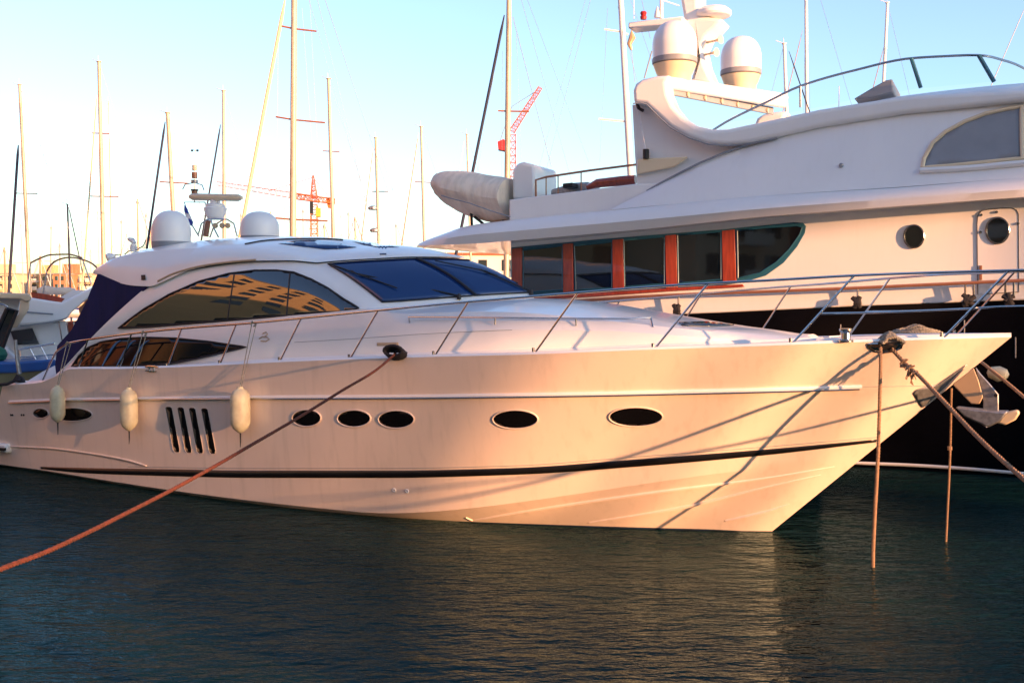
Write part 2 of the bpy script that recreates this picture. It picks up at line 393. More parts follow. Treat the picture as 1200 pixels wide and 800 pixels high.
# rub rail
rub = [(12, 470.5), (75, 468), (150, 467), (300, 465.3), (450, 464.5), (600, 462.5), (700, 460.7), (800, 458.3), (900, 455.8), (1009, 452.5)]
pl = line_on(hbvh, rub, .012, 120); rr = part('rub_rail', MB().tube(pl, .026, 8), M['white'], yacht)
part('rail_insert', MB().tube([p + Vector((0, 0, -.008)) for p in line_on(hbvh, [(x, y + .6) for x, y in rub[:-1]] + [(1006, 453.2)], .036, 120)], .008, 6), M['steel'], rr)
part('hull_seam', MB().tube(line_on(hbvh, [(1010, 453), (1050, 452.5), (1084, 452)], .0, 20), .004, 5), M['grey'], yacht)
for pts in ([(545, 611), (620, 598), (760, 577.5), (900, 559.5), (978, 546.5)], [(690, 612), (800, 594), (900, 570), (962, 556)], [(850, 610), (905, 597), (925, 590)]):
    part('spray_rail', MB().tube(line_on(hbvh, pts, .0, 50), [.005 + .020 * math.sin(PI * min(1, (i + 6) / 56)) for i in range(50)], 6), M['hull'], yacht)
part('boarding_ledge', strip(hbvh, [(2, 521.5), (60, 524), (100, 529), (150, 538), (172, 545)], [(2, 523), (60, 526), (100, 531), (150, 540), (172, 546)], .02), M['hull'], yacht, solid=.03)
# swim platform
sp = MB()
pts = [(-13.0, -2.1), (-14.2, -2.12), (-15.0, -1.9), (-15.3, -1.2), (-15.3, 1.2), (-15, 1.9), (-14.2, 2.12), (-13.0, 2.1)]
sp.prism([YF.w(a, b, .30) for a, b in pts], [YF.w(a, b, .46) for a, b in pts]); part('swim_platform', sp, M['white'], yacht, bevel=.04)
sp = MB(); sp.box(YF.w(-14.1, -2.13, .37), (2.2, .06, .05), YF.yaw); part('platform_fender', sp, M['stripe'], yacht)
# portholes
for cx, cy, rx, ry in ((48, 484, 9, 6), (84.5, 485.5, 24, 8), (359.5, 489.5, 17, 10), (415, 490, 19.5, 10), (464.5, 491, 21, 10.5), (604, 491, 26.5, 11), (745, 488, 31.5, 11.3)):
    g, rim = patch(hbvh, ellipse(cx, cy, rx, ry), .006, 4.0)
    po = part('porthole', g, M['pglass'], yacht, solid=.004)
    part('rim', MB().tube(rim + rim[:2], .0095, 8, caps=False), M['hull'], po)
for i in range(4):
    dx = (0, 14, 27.5, 42)[i]; dy = i * .6
    P = [(194 + dx, 477.5 + dy), (196 + dx, 476 + dy), (200 + dx, 476.2 + dy), (202 + dx, 478 + dy), (211 + dx, 526 + dy), (210.5 + dx, 529.5 + dy), (206 + dx, 530 + dy), (203.5 + dx, 527.5 + dy)]
    g, rim = patch(hbvh, P, .006, 4.0)
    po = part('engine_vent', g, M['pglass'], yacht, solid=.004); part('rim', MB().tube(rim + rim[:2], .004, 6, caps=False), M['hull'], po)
for x, y in ((13, 486), (15, 486), (25.5, 486), (28, 486)):
    p, nn = cast(hbvh, x, y, .0); part('drain_outlet', MB().lathe(p, [(.018, -.01), (.018, .01)], 10, nn), M['blackrub'], yacht)
for x, y in ((462, 574), (477, 575)):
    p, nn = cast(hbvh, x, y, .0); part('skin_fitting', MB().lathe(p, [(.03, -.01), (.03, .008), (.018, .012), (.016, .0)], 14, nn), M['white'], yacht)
# ---- deck body
tw = pchip([-13, -9, -5, -3.2, -1.8, -.6, .2, .6, .75], [1.95, 1.95, 1.92, 1.8, 1.5, 1.05, .6, .25, .02])
kn_px = [(200, 413), (260, 408), (345, 400.5), (420, 396), (500, 390.5), (600, 386), (700, 387.5), (800, 393.5), (880, 399)]
_p = [YF.on_curve(x, y, lambda u: -tw(u)) for x, y in kn_px]
zk_ = pchip([p.x for p in _p], [p.z for p in _p])
u_kn0, u_kn1 = _p[0].x, _p[-1].x
d3_px = [(30, 450), (45, 448), (62, 441), (80, 425.5), (115, 399), (140, 387), (220, 380), (300, 373), (380, 366.5), (425, 362)]
_p = [YF.on_v(x, y, -1.79) for x, y in d3_px]
zd3 = pchip([p.x for p in _p], [p.z for p in _p]); u_d3 = _p[-1].x
_c = [YF.on_v(x, y, v) for x, y, v in ((590, 349.0, 0), (640, 349.5, .1), (690, 353, .1), (740, 361, .1), (800, 371.5, .1), (860, 381, .05), (900, 386, 0), (935, 391, 0))]
zc_ = pchip([-13, -11, -9, -5.4] + [p.x for p in _c], [2.0, 2.2, 2.75, 2.93] + [p.z for p in _c])
def deckz(u): return zs(u) + .02
def zcen(u):
    if u > .3: return max(deckz(u) + .02, zc_(u) if u < .5 else deckz(u) + .02)
    return zc_(u)
us_list = [-12.9 + (UTIP + 12.9) * i / 260 for i in range(261)]
dm = {-1: [], 1: []}
for u in us_list:
    W = sh_half(u); z0 = zs(u); T = min(tw(u), max(W - .36, W * .55)) if u < .7 else W * .5
    blend = sstep(.72, .3, u) if u > .2 else 1.0
    zkn = zk_(u) if u > u_kn0 else z0 + (zd3(u) - z0) * .45
    zkn = max(zkn, deckz(u) + .02) * blend + (deckz(u) + .02) * (1 - blend) if u < .72 else deckz(u) + .02
    if u < u_d3: T3, z3 = 1.79, zd3(u)
    else:
        k = sstep(u_d3, u_d3 + .9, u); T3 = (1 - k) * 1.79 + k * max(0.0, T - .16); zc = zcen(u)
        z3 = (1 - k) * zd3(u) + k * (zc - (zc - zkn) * .42)
    T3 = min(T3, T * .97); z3 = max(z3, deckz(u) + .0 if u > -9 else z0)
    zc = zcen(u); sec = [(W, z0), (W - min(.03, W * .3), z0 + .028), (max(W - .06, W * .8), z0 + .02), (T + min(.03, .1 * W), deckz(u) + .005), (T, deckz(u) + .03)]
    kb = sstep(u_kn0 + 1.2, u_kn0 - .2, u); zf = (zkn - deckz(u) - .03) / max(.05, z3 - deckz(u) - .03); vk = (T - .02) * (1 - kb) + (T + (T3 - T) * zf) * kb
    sec += [(T + (vk - T) * .93, deckz(u) + .03 + (zkn - deckz(u) - .03) * .95), (vk, zkn), (T3, z3)]
    for q in (.2, .4, .6, .8, 1.0):
        sec.append((T3 * (1 - q), z3 + (zc - z3) * (1 - (1 - q) ** 2)))
    for side in (-1, 1): dm[side].append([YF.w(u, side * v, z) for v, z in sec])
dk = MB()
for side in (-1, 1): dk.grid(dm[side])
part('deck', dk, M['white'], yacht, sharp=22)
dbvh = BVHTree.FromPolygons(dk.v, dk.f)
# ---- greenhouse
Bs = [(80, 425, -1.86), (115, 398, -1.82), (140, 386.5, -1.8), (220, 379.5, -1.78), (300, 372.5, -1.77), (380, 366, -1.72), (425, 361, -1.63), (441, 358, -1.53)]
Bf = [(441, 358, -1.53), (468, 356.8, -1.36), (500, 354.5, -1.12), (545, 351, -.75), (572, 349, -.5), (600, 347.3, -.22), (622, 346, 0)]
Ts = [(172, 335.5, -1.68), (190, 330, -1.65), (220, 318, -1.6), (260, 311, -1.54), (300, 307, -1.48), (340, 306.5, -1.4), (371, 309, -1.27)]
Tf = [(371, 309, -1.27), (405, 306, -1.12), (440, 304, -.92), (487, 302, -.55), (520, 302.2, -.25), (545, 304, 0)]
L3 = lambda lst: [YF.on_v(x, y, v) for x, y, v in lst]
NSD, NFR = 44, 18
def ring(s, f):
    a = resample(L3(s), NSD); b = resample(L3(f), NFR); b[-1].y = 0; return a, b
Ba, Bb = ring(Bs, Bf); Ta, Tb = ring(Ts, Tf)
def gh(i, r, off=0.0):
    """greenhouse surface: i runs aft near side -> front centre -> aft far side"""
    nh = NSD + NFR - 1; j = i if i < nh else 2 * (nh - 1) - i; sg = 1 if i < nh else -1
    B = (Ba + Bb[1:])[j]; T = (Ta + Tb[1:])[j]
    p = B.lerp(T, r); c = Vector((-8, 0, 0)); side = j < NSD
    nrm = Vector((0, -1, .25)) if side else Vector((.9 - .5 * abs(p.y) / 1.5, -abs(p.y) / 1.5, .9))
    nrm.normalize(); p = p + nrm * ((.05 if side else .07) * math.sin(PI * r) + off)
    return YF.w(p.x, p.y * sg, p.z)
NG = 2 * (NSD + NFR - 1) - 1
gm = MB(); gm.grid([[gh(i, -.15) for i in range(NG)]] + [[gh(i, r / 12) for i in range(NG)] for r in range(13)])
part('cabin', gm, M['white'], yacht, sharp=30)
gbvh = BVHTree.FromPolygons(gm.v, gm.f)
nh = NSD + NFR - 1
i0, i1 = NSD, NG - 1 - NSD
mid = nh - 1
ml = min(range(NSD, mid), key=lambda j: abs((Tb[1:] + [Tb[-1]])[j - NSD].y + .55)); mr2 = NG - 1 - ml
for ia, ib in ((i0, ml), (ml, mr2), (mr2, i1)):
    ws = MB(); ws.grid([[gh(i, r, .012) for i in range(ia, ib + 1)] for r in np.linspace(.05, .95, 12)]); part('windshield', ws, M['wglass'], yacht, solid=.008)
for im in (ml, mr2):
    part('windshield_mullion', MB().tube([gh(im, r, .016) for r in np.linspace(.05, .95, 12)], .022, 6), M['blackrub'], yacht)
fr = MB(); fr.tube([gh(i, .05, .012) for i in range(i0, i1 + 1)] + [gh(i1, r, .012) for r in np.linspace(.1, .9, 8)] + [gh(i, .95, .012) for i in range(i1, i0 - 1, -1)] + [gh(i0, r, .012) for r in np.linspace(.9, .05, 9)], .012, 6)
part('windshield_seal', fr, M['blackrub'], yacht)
def wiper(i_b, pts):
    base = gh(i_b, .03, .05); tip = [gh(i, r, .045) for i, r in pts]
    mb = MB(); mb.lathe(base + Vector((0, 0, -.05)), [(.03, 0), (.03, .06), (.015, .08)], 10)
    for k in (-1, 1): mb.tube([base + Vector((.02 * k, 0, 0)), tip[0] + Vector((.02 * k, 0, 0))], .007, 6)
    mb.tube([tip[0], tip[1]], .008, 6); mb.tube([tip[2], tip[0], tip[3]], .010, 6)
    part('wiper', mb, M['blackrub'], yacht)
wiper(NSD + 8, [(NSD + 1, .60), (NSD + 1, .68), (NSD + 0, .90), (NSD + 3, .25)])
wiper(mid, [(ml + 4, .52), (ml + 4, .56), (ml + 1, .82), (ml + 7, .22)])
# side window
sw = [(140, 384.5), (152, 375), (170, 362), (200, 345), (235, 330), (270, 321), (300, 317.5), (325, 317.5), (345, 320), (365, 328), (385, 338.5), (405, 352), (421, 361.5), (410, 365), (360, 368.5), (300, 373), (230, 378.5), (180, 382.5)]
g, rim = patch(gbvh, sw, .024, 3.5); swo = part('side_window', g, M['glass'], yacht, solid=.03)
part('window_seal', MB().tube(rim + rim[:2], .014, 6), M['blackrub'], swo)
for a, b in (((276, 320), (268, 374.5)), ((341, 320), (337, 369.5))):
    part('mullion', MB().tube([cast(gbvh, a[0] + (b[0] - a[0]) * k / 8, a[1] + (b[1] - a[1]) * k / 8, .018)[0] for k in range(9)], .016, 6), M['blackrub'], swo)
# lower aft window on the house side
lw = [(84, 429), (92, 417), (103, 407), (118, 400.5), (140, 396.5), (170, 395), (205, 396), (245, 400), (289, 406.5), (262, 413), (230, 420.5), (200, 426), (170, 429), (130, 430), (100, 430.3)]
def lowmap(px, py):
    v = -1.9
    for _ in range(20):
        p = YF.on_v(px, py, v); dz = deckz(p.x) + .03; k = (p.z - dz) / max(.1, zd3(p.x) - dz); v = .5 * v - .5 * (1.95 - .16 * k + .035)
    return YF.w(*YF.on_v(px, py, v))
g, rim = patch(dbvh, lw, .010, 5.0, mapper=lowmap); lwo = part('lower_window', g, M['pglass'], yacht, solid=.006)
part('window_seal', MB().tube(rim + rim[:2], .012, 6), M['blackrub'], lwo)
for x in (120, 137, 153):
    part('window_louvre', MB().tube([lowmap(x + 17 * k / 8 + 5 * math.sin(k / 8 * PI / 2), 429 - 30 * math.sin(PI / 2 * k / 8)) - YF.V * .006 for k in range(9)], [.008 + .012 * math.sin(PI * k / 8) for k in range(9)], 6), M['louvre'], lwo)
# seams, small fittings
part('deck_seam', MB().tube(line_on(dbvh, [(345, 401), (420, 396.5), (500, 391), (600, 386.5)], .0, 60), .0035, 5), M['grey'], yacht)
def decal(bvh, outline, m, name, off=.004, step=3.): return part(name, patch(bvh, outline, off, step)[0], m, yacht, solid=.002)
decal(dbvh, [(442, 401.5), (467, 401), (467.5, 405), (442, 405.3)], M['leather'], 'step_pad', .008)
em = MB().tube([cast(dbvh, *q, .006)[0] for q in ((304, 397), (308, 394.5), (313, 395), (316, 397.5), (312, 400), (306, 399.5))], .009, 5); em.tube([cast(dbvh, *q, .006)[0] for q in ((308, 391), (312, 389), (314, 391.5), (310, 395))], .007, 5)
part('emblem', em, M['leather'], yacht)
# ---- hardtop
Ks = [(109, 320.5, -1.6), (122, 324.5, -1.66), (140, 331.5, -1.7), (155, 334.5, -1.72), (175, 335.5, -1.73), (192, 329.5, -1.7), (220, 317, -1.65), (255, 310, -1.59), (300, 305.5, -1.53), (340, 305, -1.45), (371, 307.5, -1.31)]
Kf = [(371, 307.5, -1.31), (405, 304.6, -1.13), (440, 302.6, -.93), (487, 300.6, -.55), (520, 300.8, -.25), (546, 302.6, 0)]
Rs = [(118, 312, -1.52), (130, 304, -1.5), (150, 298.5, -1.48), (175, 294.5, -1.46), (205, 292, -1.44), (235, 290.5, -1.42), (265, 290, -1.4), (295, 290.5, -1.36), (320, 292, -1.3), (345, 294.5, -1.22), (368, 299, -1.12)]
Rf = [(368, 299, -1.12), (400, 297.5, -1.0), (440, 295.5, -.78), (480, 295, -.45), (510, 296.5, -.2), (532, 299, 0)]
Ka, Kb = ring(Ks, Kf); Ra, Rb = ring(Rs, Rf)
zr = pchip([-12.2, -11.5, -10.5, -9.1, -7.9, -7, -6.3, -5.7], [3.72, 3.84, 3.98, 4.05, 4.03, 3.96, 3.84, 3.68])
def ht(i, row):
    """row 0..2 skirt, 2..8 roof to the centreline"""
    n_ = NSD + NFR - 1; j = i if i < n_ else 2 * (n_ - 1) - i; sg = 1 if i < n_ else -1
    K = (Ka + Kb[1:])[j]; R = (Ra + Rb[1:])[j]; uc = min(R.x, -6.35); C = Vector((uc, 0, zr(uc)))
    if row <= 3:
        t = row / 3; p = K.lerp(R, t); p.y -= .05 * math.sin(PI * t) * (1 if j < NSD else 0); p.x += .05 * math.sin(PI * t) * (0 if j < NSD else 1)
    else:
        t = (row - 3) / 7; p = R.lerp(C, t); p.z = R.z + (C.z - R.z) * (1 - (1 - t) ** 1.9)
    return YF.w(p.x, p.y * sg, p.z)
hb = MB(); hb.grid([[ht(i, r) for i in range(NG)] for r in range(11)])
# aft face and underside
nA = [ht(0, r) for r in range(11)]; nB = [ht(NG - 1, r) for r in range(11)]
under = []
for i in range(0, NG // 2 + 1):
    a = ht(i, 0); b = ht(NG - 1 - i, 0); up = Vector((0, 0, .10 * min(1, i / 6) * sstep(NSD, NSD * .6, i))); under.append([a, a.lerp(b, .08) + up, a.lerp(b, .5) + up * 2, a.lerp(b, .92) + up, b])
hb.grid(under)
hb.poly(nA[::-1] + nB)
part('hardtop', hb, M['white'], yacht, sharp=28)
tbvh = BVHTree.FromPolygons(hb.v, hb.f)
for P in ([(326, 285.5), (345, 282.6), (368, 281.8), (400, 285.5), (418, 290), (398, 291.8), (380, 292.5), (352, 289)], [(412, 282.8), (432, 284), (452, 286.8), (468, 290), (440, 289.5), (425, 286.5)]):
    decal(tbvh, P, M['wglass'], 'sunroof', .008, 4.)
part('roof_seal', MB().tube(line_on(tbvh, [(287, 286.5), (310, 282.5), (340, 280.6), (375, 280.2), (402, 281.5)], .01, 30), .012, 6), M['blackrub'], yacht)
part('roof_recess_shadow', MB().tube(line_on(tbvh, [(185, 329.5), (205, 320), (240, 311), (280, 306), (300, 304.5)], .0, 30), .018, 6), M['leather'], yacht)  # tan tube stands in for the orange shadow line under the skirt
decal(tbvh, [(166, 322.5), (171, 322.2), (171.5, 328), (166.5, 328.3)], M['blackrub'], 'side_light', .015)
# canvas enclosure
cv = [(114, 321), (140, 331), (174, 336.5), (152, 354), (132, 373), (116, 395), (98, 411), (84, 424), (66, 440), (64.5, 428), (67, 405), (84, 386), (100, 356), (108, 336)]
cm = MB(); A = [YF.P(x, y, -1.70) for x, y in cv]; Bk = [a + YF.V * 3.4 for a in A]; cm.prism(A, Bk); part('cockpit_canvas', cm, M['navy'], yacht)
# ---- radomes on the hardtop
def radome(px, ybase, ytop, wpx, v, lab, fr_, ped=True):
    p = fr_.P(px, ybase, v); k = (p - CO).dot(FWD) / F; R = wpx / 2 * k; H = (ybase - ytop) * k
    root = thing('radome', lab, 'radome', p, 0)
    part('base', MB().lathe(p, [(R * .86, 0), (R * .98, H * .04), (R, H * .16), (R * .99, H * .2)], 40), M['grey'], root)
    prof = [(R * .985, H * .2), (R, H * .24), (R, H * .45)] + [(R * math.cos(a) ** .8, H * .45 + H * .55 * math.sin(a)) for a in np.linspace(.1, PI / 2 - .01, 12)]
    part('dome', MB().lathe(p, prof, 40), M['dome'], root)
radome(201, 292.5, 247, 45, -.62, 'white satellite dome at the aft edge of the front yacht hardtop', YF)
radome(304.5, 284, 248, 45, .75, 'white satellite dome half hidden behind the roof crest of the front yacht', YF)
# radar and mast between the domes
def yp(px, py, v=0.0): return YF.P(px, py, v)
rt = thing('radar_scanner', 'open bar radar scanner on its round pedestal above the front yacht hardtop', 'radar', yp(252, 278), 0)
part('scanner_bar', MB().tube([yp(222, 230.5, -.1), yp(226, 230.7, -.08), yp(279, 231.8), yp(283.5, 231.9)], [.03, .062, .062, .03], 12), M['cream'], rt)
part('pedestal', MB().lathe(yp(252.5, 256), [(.14, 0), (.16, .05), (.19, .12), (.2, .18), (.17, .2), (.17, .24), (.09, .27), (.08, .36)], 24), M['dome'], rt)
fm = MB()
for a, b, c, d in (((232, 276), (236, 262), (243, 257), -.15), ((278, 277), (274, 262), (266, 257), -.15), ((256, 278), (249, 264), (247, 257), -.15), ((246, 278), (251, 264), (262, 257), .2)):
    fm.tube([yp(*a, d), yp(*b, d), yp(*c, d)], .014, 6)
fm.tube([yp(243, 257, -.15), yp(266, 257, -.15)], .014, 6); fm.tube([yp(238, 269, -.15), yp(236, 269, .2)], .01, 6)
part('support_frame', fm, M['steel'], rt)
for x in (253, 261, 267.5): part('horn', MB().lathe(yp(x, 264.5, -.1), [(.03, 0), (.05, .03), (.045, .06), (.02, .07)], 12, Vector((0, -1, 0))), M['leather'], rt)
part('post', MB().tube([yp(241, 277), yp(244, 258)], .05, 8), M['brown'], rt)
lm = thing('light_mast', 'thin mast with stacked navigation lights and wind cups above the hardtop', 'light mast', yp(226, 283, .1), 0)
m_ = MB(); m_.tube([yp(233, 277, .1), yp(224, 262, .1), yp(216, 237, .1), yp(240, 237, .1), yp(246, 250, .1)], .012, 6)
m_.tube([yp(214, 222, .1), yp(217, 216, .1), yp(228, 214, .1), yp(237, 217, .1), yp(239, 223, .1)], .01, 6); m_.tube([yp(228, 237, .1), yp(229, 176, .1)], .011, 6)
part('frame', m_, M['steel'], lm)
for y0, y1, rr_, mm in ((229, 224, .055, 'brown'), (223.5, 222, .07, 'blackrub'), (214.5, 211, .06, 'galv'), (209, 202, .05, 'brown'), (200, 193.5, .042, 'cream')):
    p = yp(228, y0, .1); part('lamp', MB().lathe(p, [(rr_, 0), (rr_, (y0 - y1) / F * 19)], 14), M[mm], lm)
wc = MB(); wc.tube([yp(225, 176, .1), yp(233, 176, .1)], .006, 5)
for x in (225, 231.5): wc.lathe(yp(x, 176.5, .1), [(.01, -.02), (.025, 0), (.01, .02)], 8)
part('wind_cups', wc, M['blackrub'], lm)
fg = MB(); q = [yp(216, 240, -.05), yp(221, 249, -.06), yp(225.5, 259, -.04), (yp(224.5, 265, -.05)), yp(220.5, 262, -.08), yp(217, 252, -.1), yp(215.5, 246, -.06)]
fg.prism(q, [p + YF.V * .01 for p in q])
ft = thing('flag', 'small blue and white flag hanging folded beside the aft radome', 'flag', yp(220, 265, -.05), 0)
part('cloth', fg, M['flagw'], ft)
for a in ([(216, 240.5), (219, 245), (220, 250), (216.5, 249)], [(221, 256), (225.5, 260), (224.5, 265), (221, 262.5)]):
    qq = [yp(x, y, -.10) for x, y in a]; part('stripe', MB().prism(qq, [p + YF.V * .02 for p in qq]), M['flagb'], ft)
sl = thing('search_light', 'small white searchlight on the aft corner of the front yacht hardtop', 'searchlight', yp(130, 304, -1.2), 0)
part('lamp_head', MB().tube([yp(125, 302, -1.25), yp(129, 301, -1.2), yp(135, 300, -1.15)], [.06, .075, .03], 12), M['dome'], sl)
part('bracket', MB().tube([yp(131, 306, -1.2), yp(131, 301, -1.2)], .02, 6).tube([yp(134, 299, -1.15), yp(141, 298, -1.1), yp(140, 304, -1.1)], .012, 6), M['galv'], sl)
sl = thing('roof_camera', 'little white camera on a curved bracket just aft of the left radome', 'camera', yp(156, 297, -.9), 0)
part('body', MB().tube([yp(151, 280, -.9), yp(155, 281.5, -.9), yp(158, 285, -.9)], [.03, .05, .03], 10).lathe(yp(156.5, 295, -.9), [(.05, 0), (.06, .06), (.05, .13), (.02, .15)], 12), M['dome'], sl)
part('bracket', MB().tube([yp(146, 298, -.9), yp(151, 294, -.9), yp(160, 293, -.9), yp(168, 288, -.9), yp(171, 281, -.9)], .01, 6), M['galv'], sl)
# ---- side rails
def railv(u): return -(sh_half(u) - .10) if u < 1.6 else -max(.30, sh_half(u) + .02 - .12 * sstep(1.4, 1.8, u))
def railpt(px, py): return YF.on_curve(px, py, railv)
top_px = [(92, 399.5), (140, 392.5), (210, 385), (300, 378), (352, 373), (440, 364), (549, 353.5), (600, 349.3), (677, 343), (750, 337), (830, 332), (900, 328.5), (1001, 322.8), (1090, 319.5), (1182, 317)]
TP = [railpt(*q) for q in top_px]
uE = TP[-1].x
rail_near = resample(TP, 90)
def mir(p): return Vector((p.x, -p.y, p.z))
tipv = YF.w
e = rail_near[-1]
pulpit = [Vector((e.x + .25, e.y + .02, e.z + .005)), Vector((e.x + .5, e.y + .12, e.z + .01)), Vector((e.x + .6, 0, e.z + .01))]
half = rail_near + pulpit
aft = [railpt(92, 399.5), railpt(80, 402), railpt(66, 412), railpt(58, 428), railpt(50, 446)]
full = [YF.w(*p) for p in reversed(aft[1:])] + [YF.w(*p) for p in half] + [YF.w(*mir(p)) for p in reversed(half[:-1])] + [YF.w(*mir(p)) for p in aft[1:]]
gr = part('guard_rail', MB().tube(full, .0155, 8), M['steel'], yacht)
stn = [((90, 435), (103, 398)), ((139, 432.5), (154, 391)), ((195, 431), (213, 385)), ((257, 427.5), (277, 380)), ((327, 424), (353, 373)), ((409, 421), (443, 364)), ((508, 417.5), (549, 353.6)), ((625, 414), (677, 343)), ((765, 409), (830, 332)), ((926, 403), (1001, 322.8)), ((1103, 396.5), (1182, 317))]
for b, t in stn:
    B_ = YF.on_curve(*b, lambda u: -(sh_half(u) - .05) if u < 2 else -max(.12, sh_half(u) - .05)); T_ = railpt(*t)
    for s_ in (1, -1):
        a_ = YF.w(B_.x, B_.y * s_, B_.z - .02); c_ = YF.w(T_.x, T_.y * s_, T_.z)
        part('stanchion', MB().tube([a_, c_], .013, 8).lathe(a_, [(.035, 0), (.035, .025), (.018, .03), (.018, .09)], 12), M['steel'], yacht)
# intermediate rail at the bow
mr_ = []
for x, y in ((962, 367.2), (1020, 366.2), (1075, 364.2), (1137, 361.5)):
    p = YF.on_curve(x, y, lambda u: railv(u) * .97 - .0); mr_.append(p)
mr_ = resample(mr_, 16)
for s_ in (1, -1):
    part('middle_rail', MB().tube([YF.w(p.x, p.y * s_, p.z) for p in mr_] + [YF.w(mr_[-1].x + .25, mr_[-1].y * .8 * s_, mr_[-1].z + .02), YF.w(mr_[-1].x + .6, mr_[-1].y * .5 * s_, mr_[-1].z + .03)], .012, 8), M['steel'], yacht)
# long hand rail on the trunk
hr = line_on(dbvh, [(482, 374), (560, 375), (680, 377.5), (762, 379)], .07, 40); a0 = cast(dbvh, 480, 378, 0)[0]; a1 = cast(dbvh, 765, 383.5, 0)[0]
part('hand_rail', MB().tube([a0] + hr + [a1], .012, 8).tube([hr[14], hr[14] - Vector((0, 0, .09))], .01, 6).tube([hr[27], hr[27] - Vector((0, 0, .09))], .01, 6), M['steel'], yacht)
# deck hatch + nonskid pads
g, _r = patch(dbvh, [(795, 379), (830, 378), (860, 381.5), (835, 383), (800, 382)], .02, 5); part('deck_hatch', g, M['glass'], yacht, solid=.02)
# capstan, cleats, fairlead
p = YF.on_v(991, 402, -.55); q = YF.w(.9, -.45, zs(.9) + .02)
def onDeck(px, py): return cast(dbvh, px, py, 0)[0]
c = onDeck(991, 400.5); k = 1.0
part('capstan', MB().lathe(c, [(.09, 0), (.09, .02), (.055, .03), (.05, .10), (.075, .13), (.075, .15), (.03, .155)], 20), M['steel'], yacht)
def cleat(c, yaw, m, L=.28):
    U = Vector((math.cos(yaw), math.sin(yaw), 0)); mb = MB()
    mb.tube([c - U * L / 2 + Vector((0, 0, .06)), c - U * L / 4 + Vector((0, 0, .07)), c + U * L / 4 + Vector((0, 0, .07)), c + U * L / 2 + Vector((0, 0, .06))], [.01, .018, .018, .01], 8)
    for s_ in (-1, 1): mb.tube([c + U * s_ * L * .18 + Vector((0, 0, -.01)), c + U * s_ * L * .15 + Vector((0, 0, .07))], .016, 8)
    mb.box(c, (L * .8, .06, .012), yaw); part('cleat', mb, m, yacht)
cA = cast(hbvh, 178, 434.5, -.0)[0] + Vector((0, 0, .0)); cleat(cA, YF.yaw, M['steel'], .30)
cB = cast(hbvh, 466, 421, 0)[0] + Vector((0, 0, .03)); cleat(cB, YF.yaw, M['steel'], .32)
cC = onDeck(1075, 399.3); cleat(cC, YF.yaw, M['steel'], .32)
# bow fairlead: stainless oval in the bulwark
g, rim = patch(hbvh, [(1017, 402.5), (1058, 401.2), (1056, 407), (1048, 411), (1035, 412.5), (1024, 410.5), (1018, 406.5)], .008, 4); fl = part('bow_fairlead', g, M['steel'], yacht, solid=.006)
part('rim', MB().tube(rim + rim[:2], .012, 8), M['steel'], fl)
g, _ = patch(hbvh, [(1029, 404), (1052, 403.2), (1048, 408.5), (1036, 409.5)], .016, 3); part('opening', g, M['blackrub'], fl)
# anchor roller plate on the stem
g, _ = patch(hbvh, [(1070, 460), (1074, 456), (1088, 451.5), (1098, 450), (1133, 426), (1098, 462), (1081, 477), (1078, 474)], .007, 4)
part('stem_plate', g, M['galv'], yacht, solid=.005, label='dark scuffed steel plate')
# ---- anchor hanging off the stem
an = thing('anchor', 'galvanised plough anchor with one pinkish fluke hanging under the bow', 'anchor', YF.P(1155, 500, 0), YF.yaw)
def ap(px, py, v=0.): return YF.P(px, py, v)
def aslab(pts, v0, v1, v2=None): return MB().prism([ap(x, y, v0) for x, y in pts], [ap(x, y, v0) + YF.V * v1 for x, y in pts])
part('fluke', MB().prism([ap(x, y, -.13) for x, y in ((1116, 450), (1141, 431), (1147, 446), (1152, 465), (1148, 473), (1138, 473))], [ap(x, y, -.08) for x, y in ((1116, 450), (1141, 431), (1147, 446), (1152, 465), (1148, 473), (1138, 473))]), M['leather'], an, bevel=.01, label='pinkish steel plate')
part('shank', aslab([(1143, 430), (1149, 438), (1160, 450), (1170, 462), (1170, 482), (1160, 486), (1152, 484), (1152, 470), (1148, 452)], -.02, .04), M['galv'], an, bevel=.008)
part('crown', aslab([(1119, 477), (1150, 480), (1170, 482), (1181, 482), (1172, 494), (1157, 501), (1148, 496), (1138, 492), (1130, 488)], -.1, .2), M['galv'], an, bevel=.02)
part('tip', aslab([(1178, 483), (1192, 480), (1195, 484), (1190, 492), (1178, 498), (1168, 496)], -.04, .10), M['cream'], an, bevel=.02)
part('pin', MB().lathe(ap(1167, 463, -.03), [(.02, -.02), (.02, .02)], 10, YF.V), M['blackrub'], an)
fb = thing('mooring_float', 'small off white oval float behind the anchor by the bow line', 'float', YF.P(1170, 443, 1.2), 0)
part('body', MB().tube([YF.P(1157, 435, 1.2), YF.P(1160, 436, 1.2), YF.P(1170, 438, 1.2), YF.P(1179, 439, 1.2), YF.P(1182, 440, 1.2)], [.02, .07, .10, .07, .02], 14), M['fender'], fb)
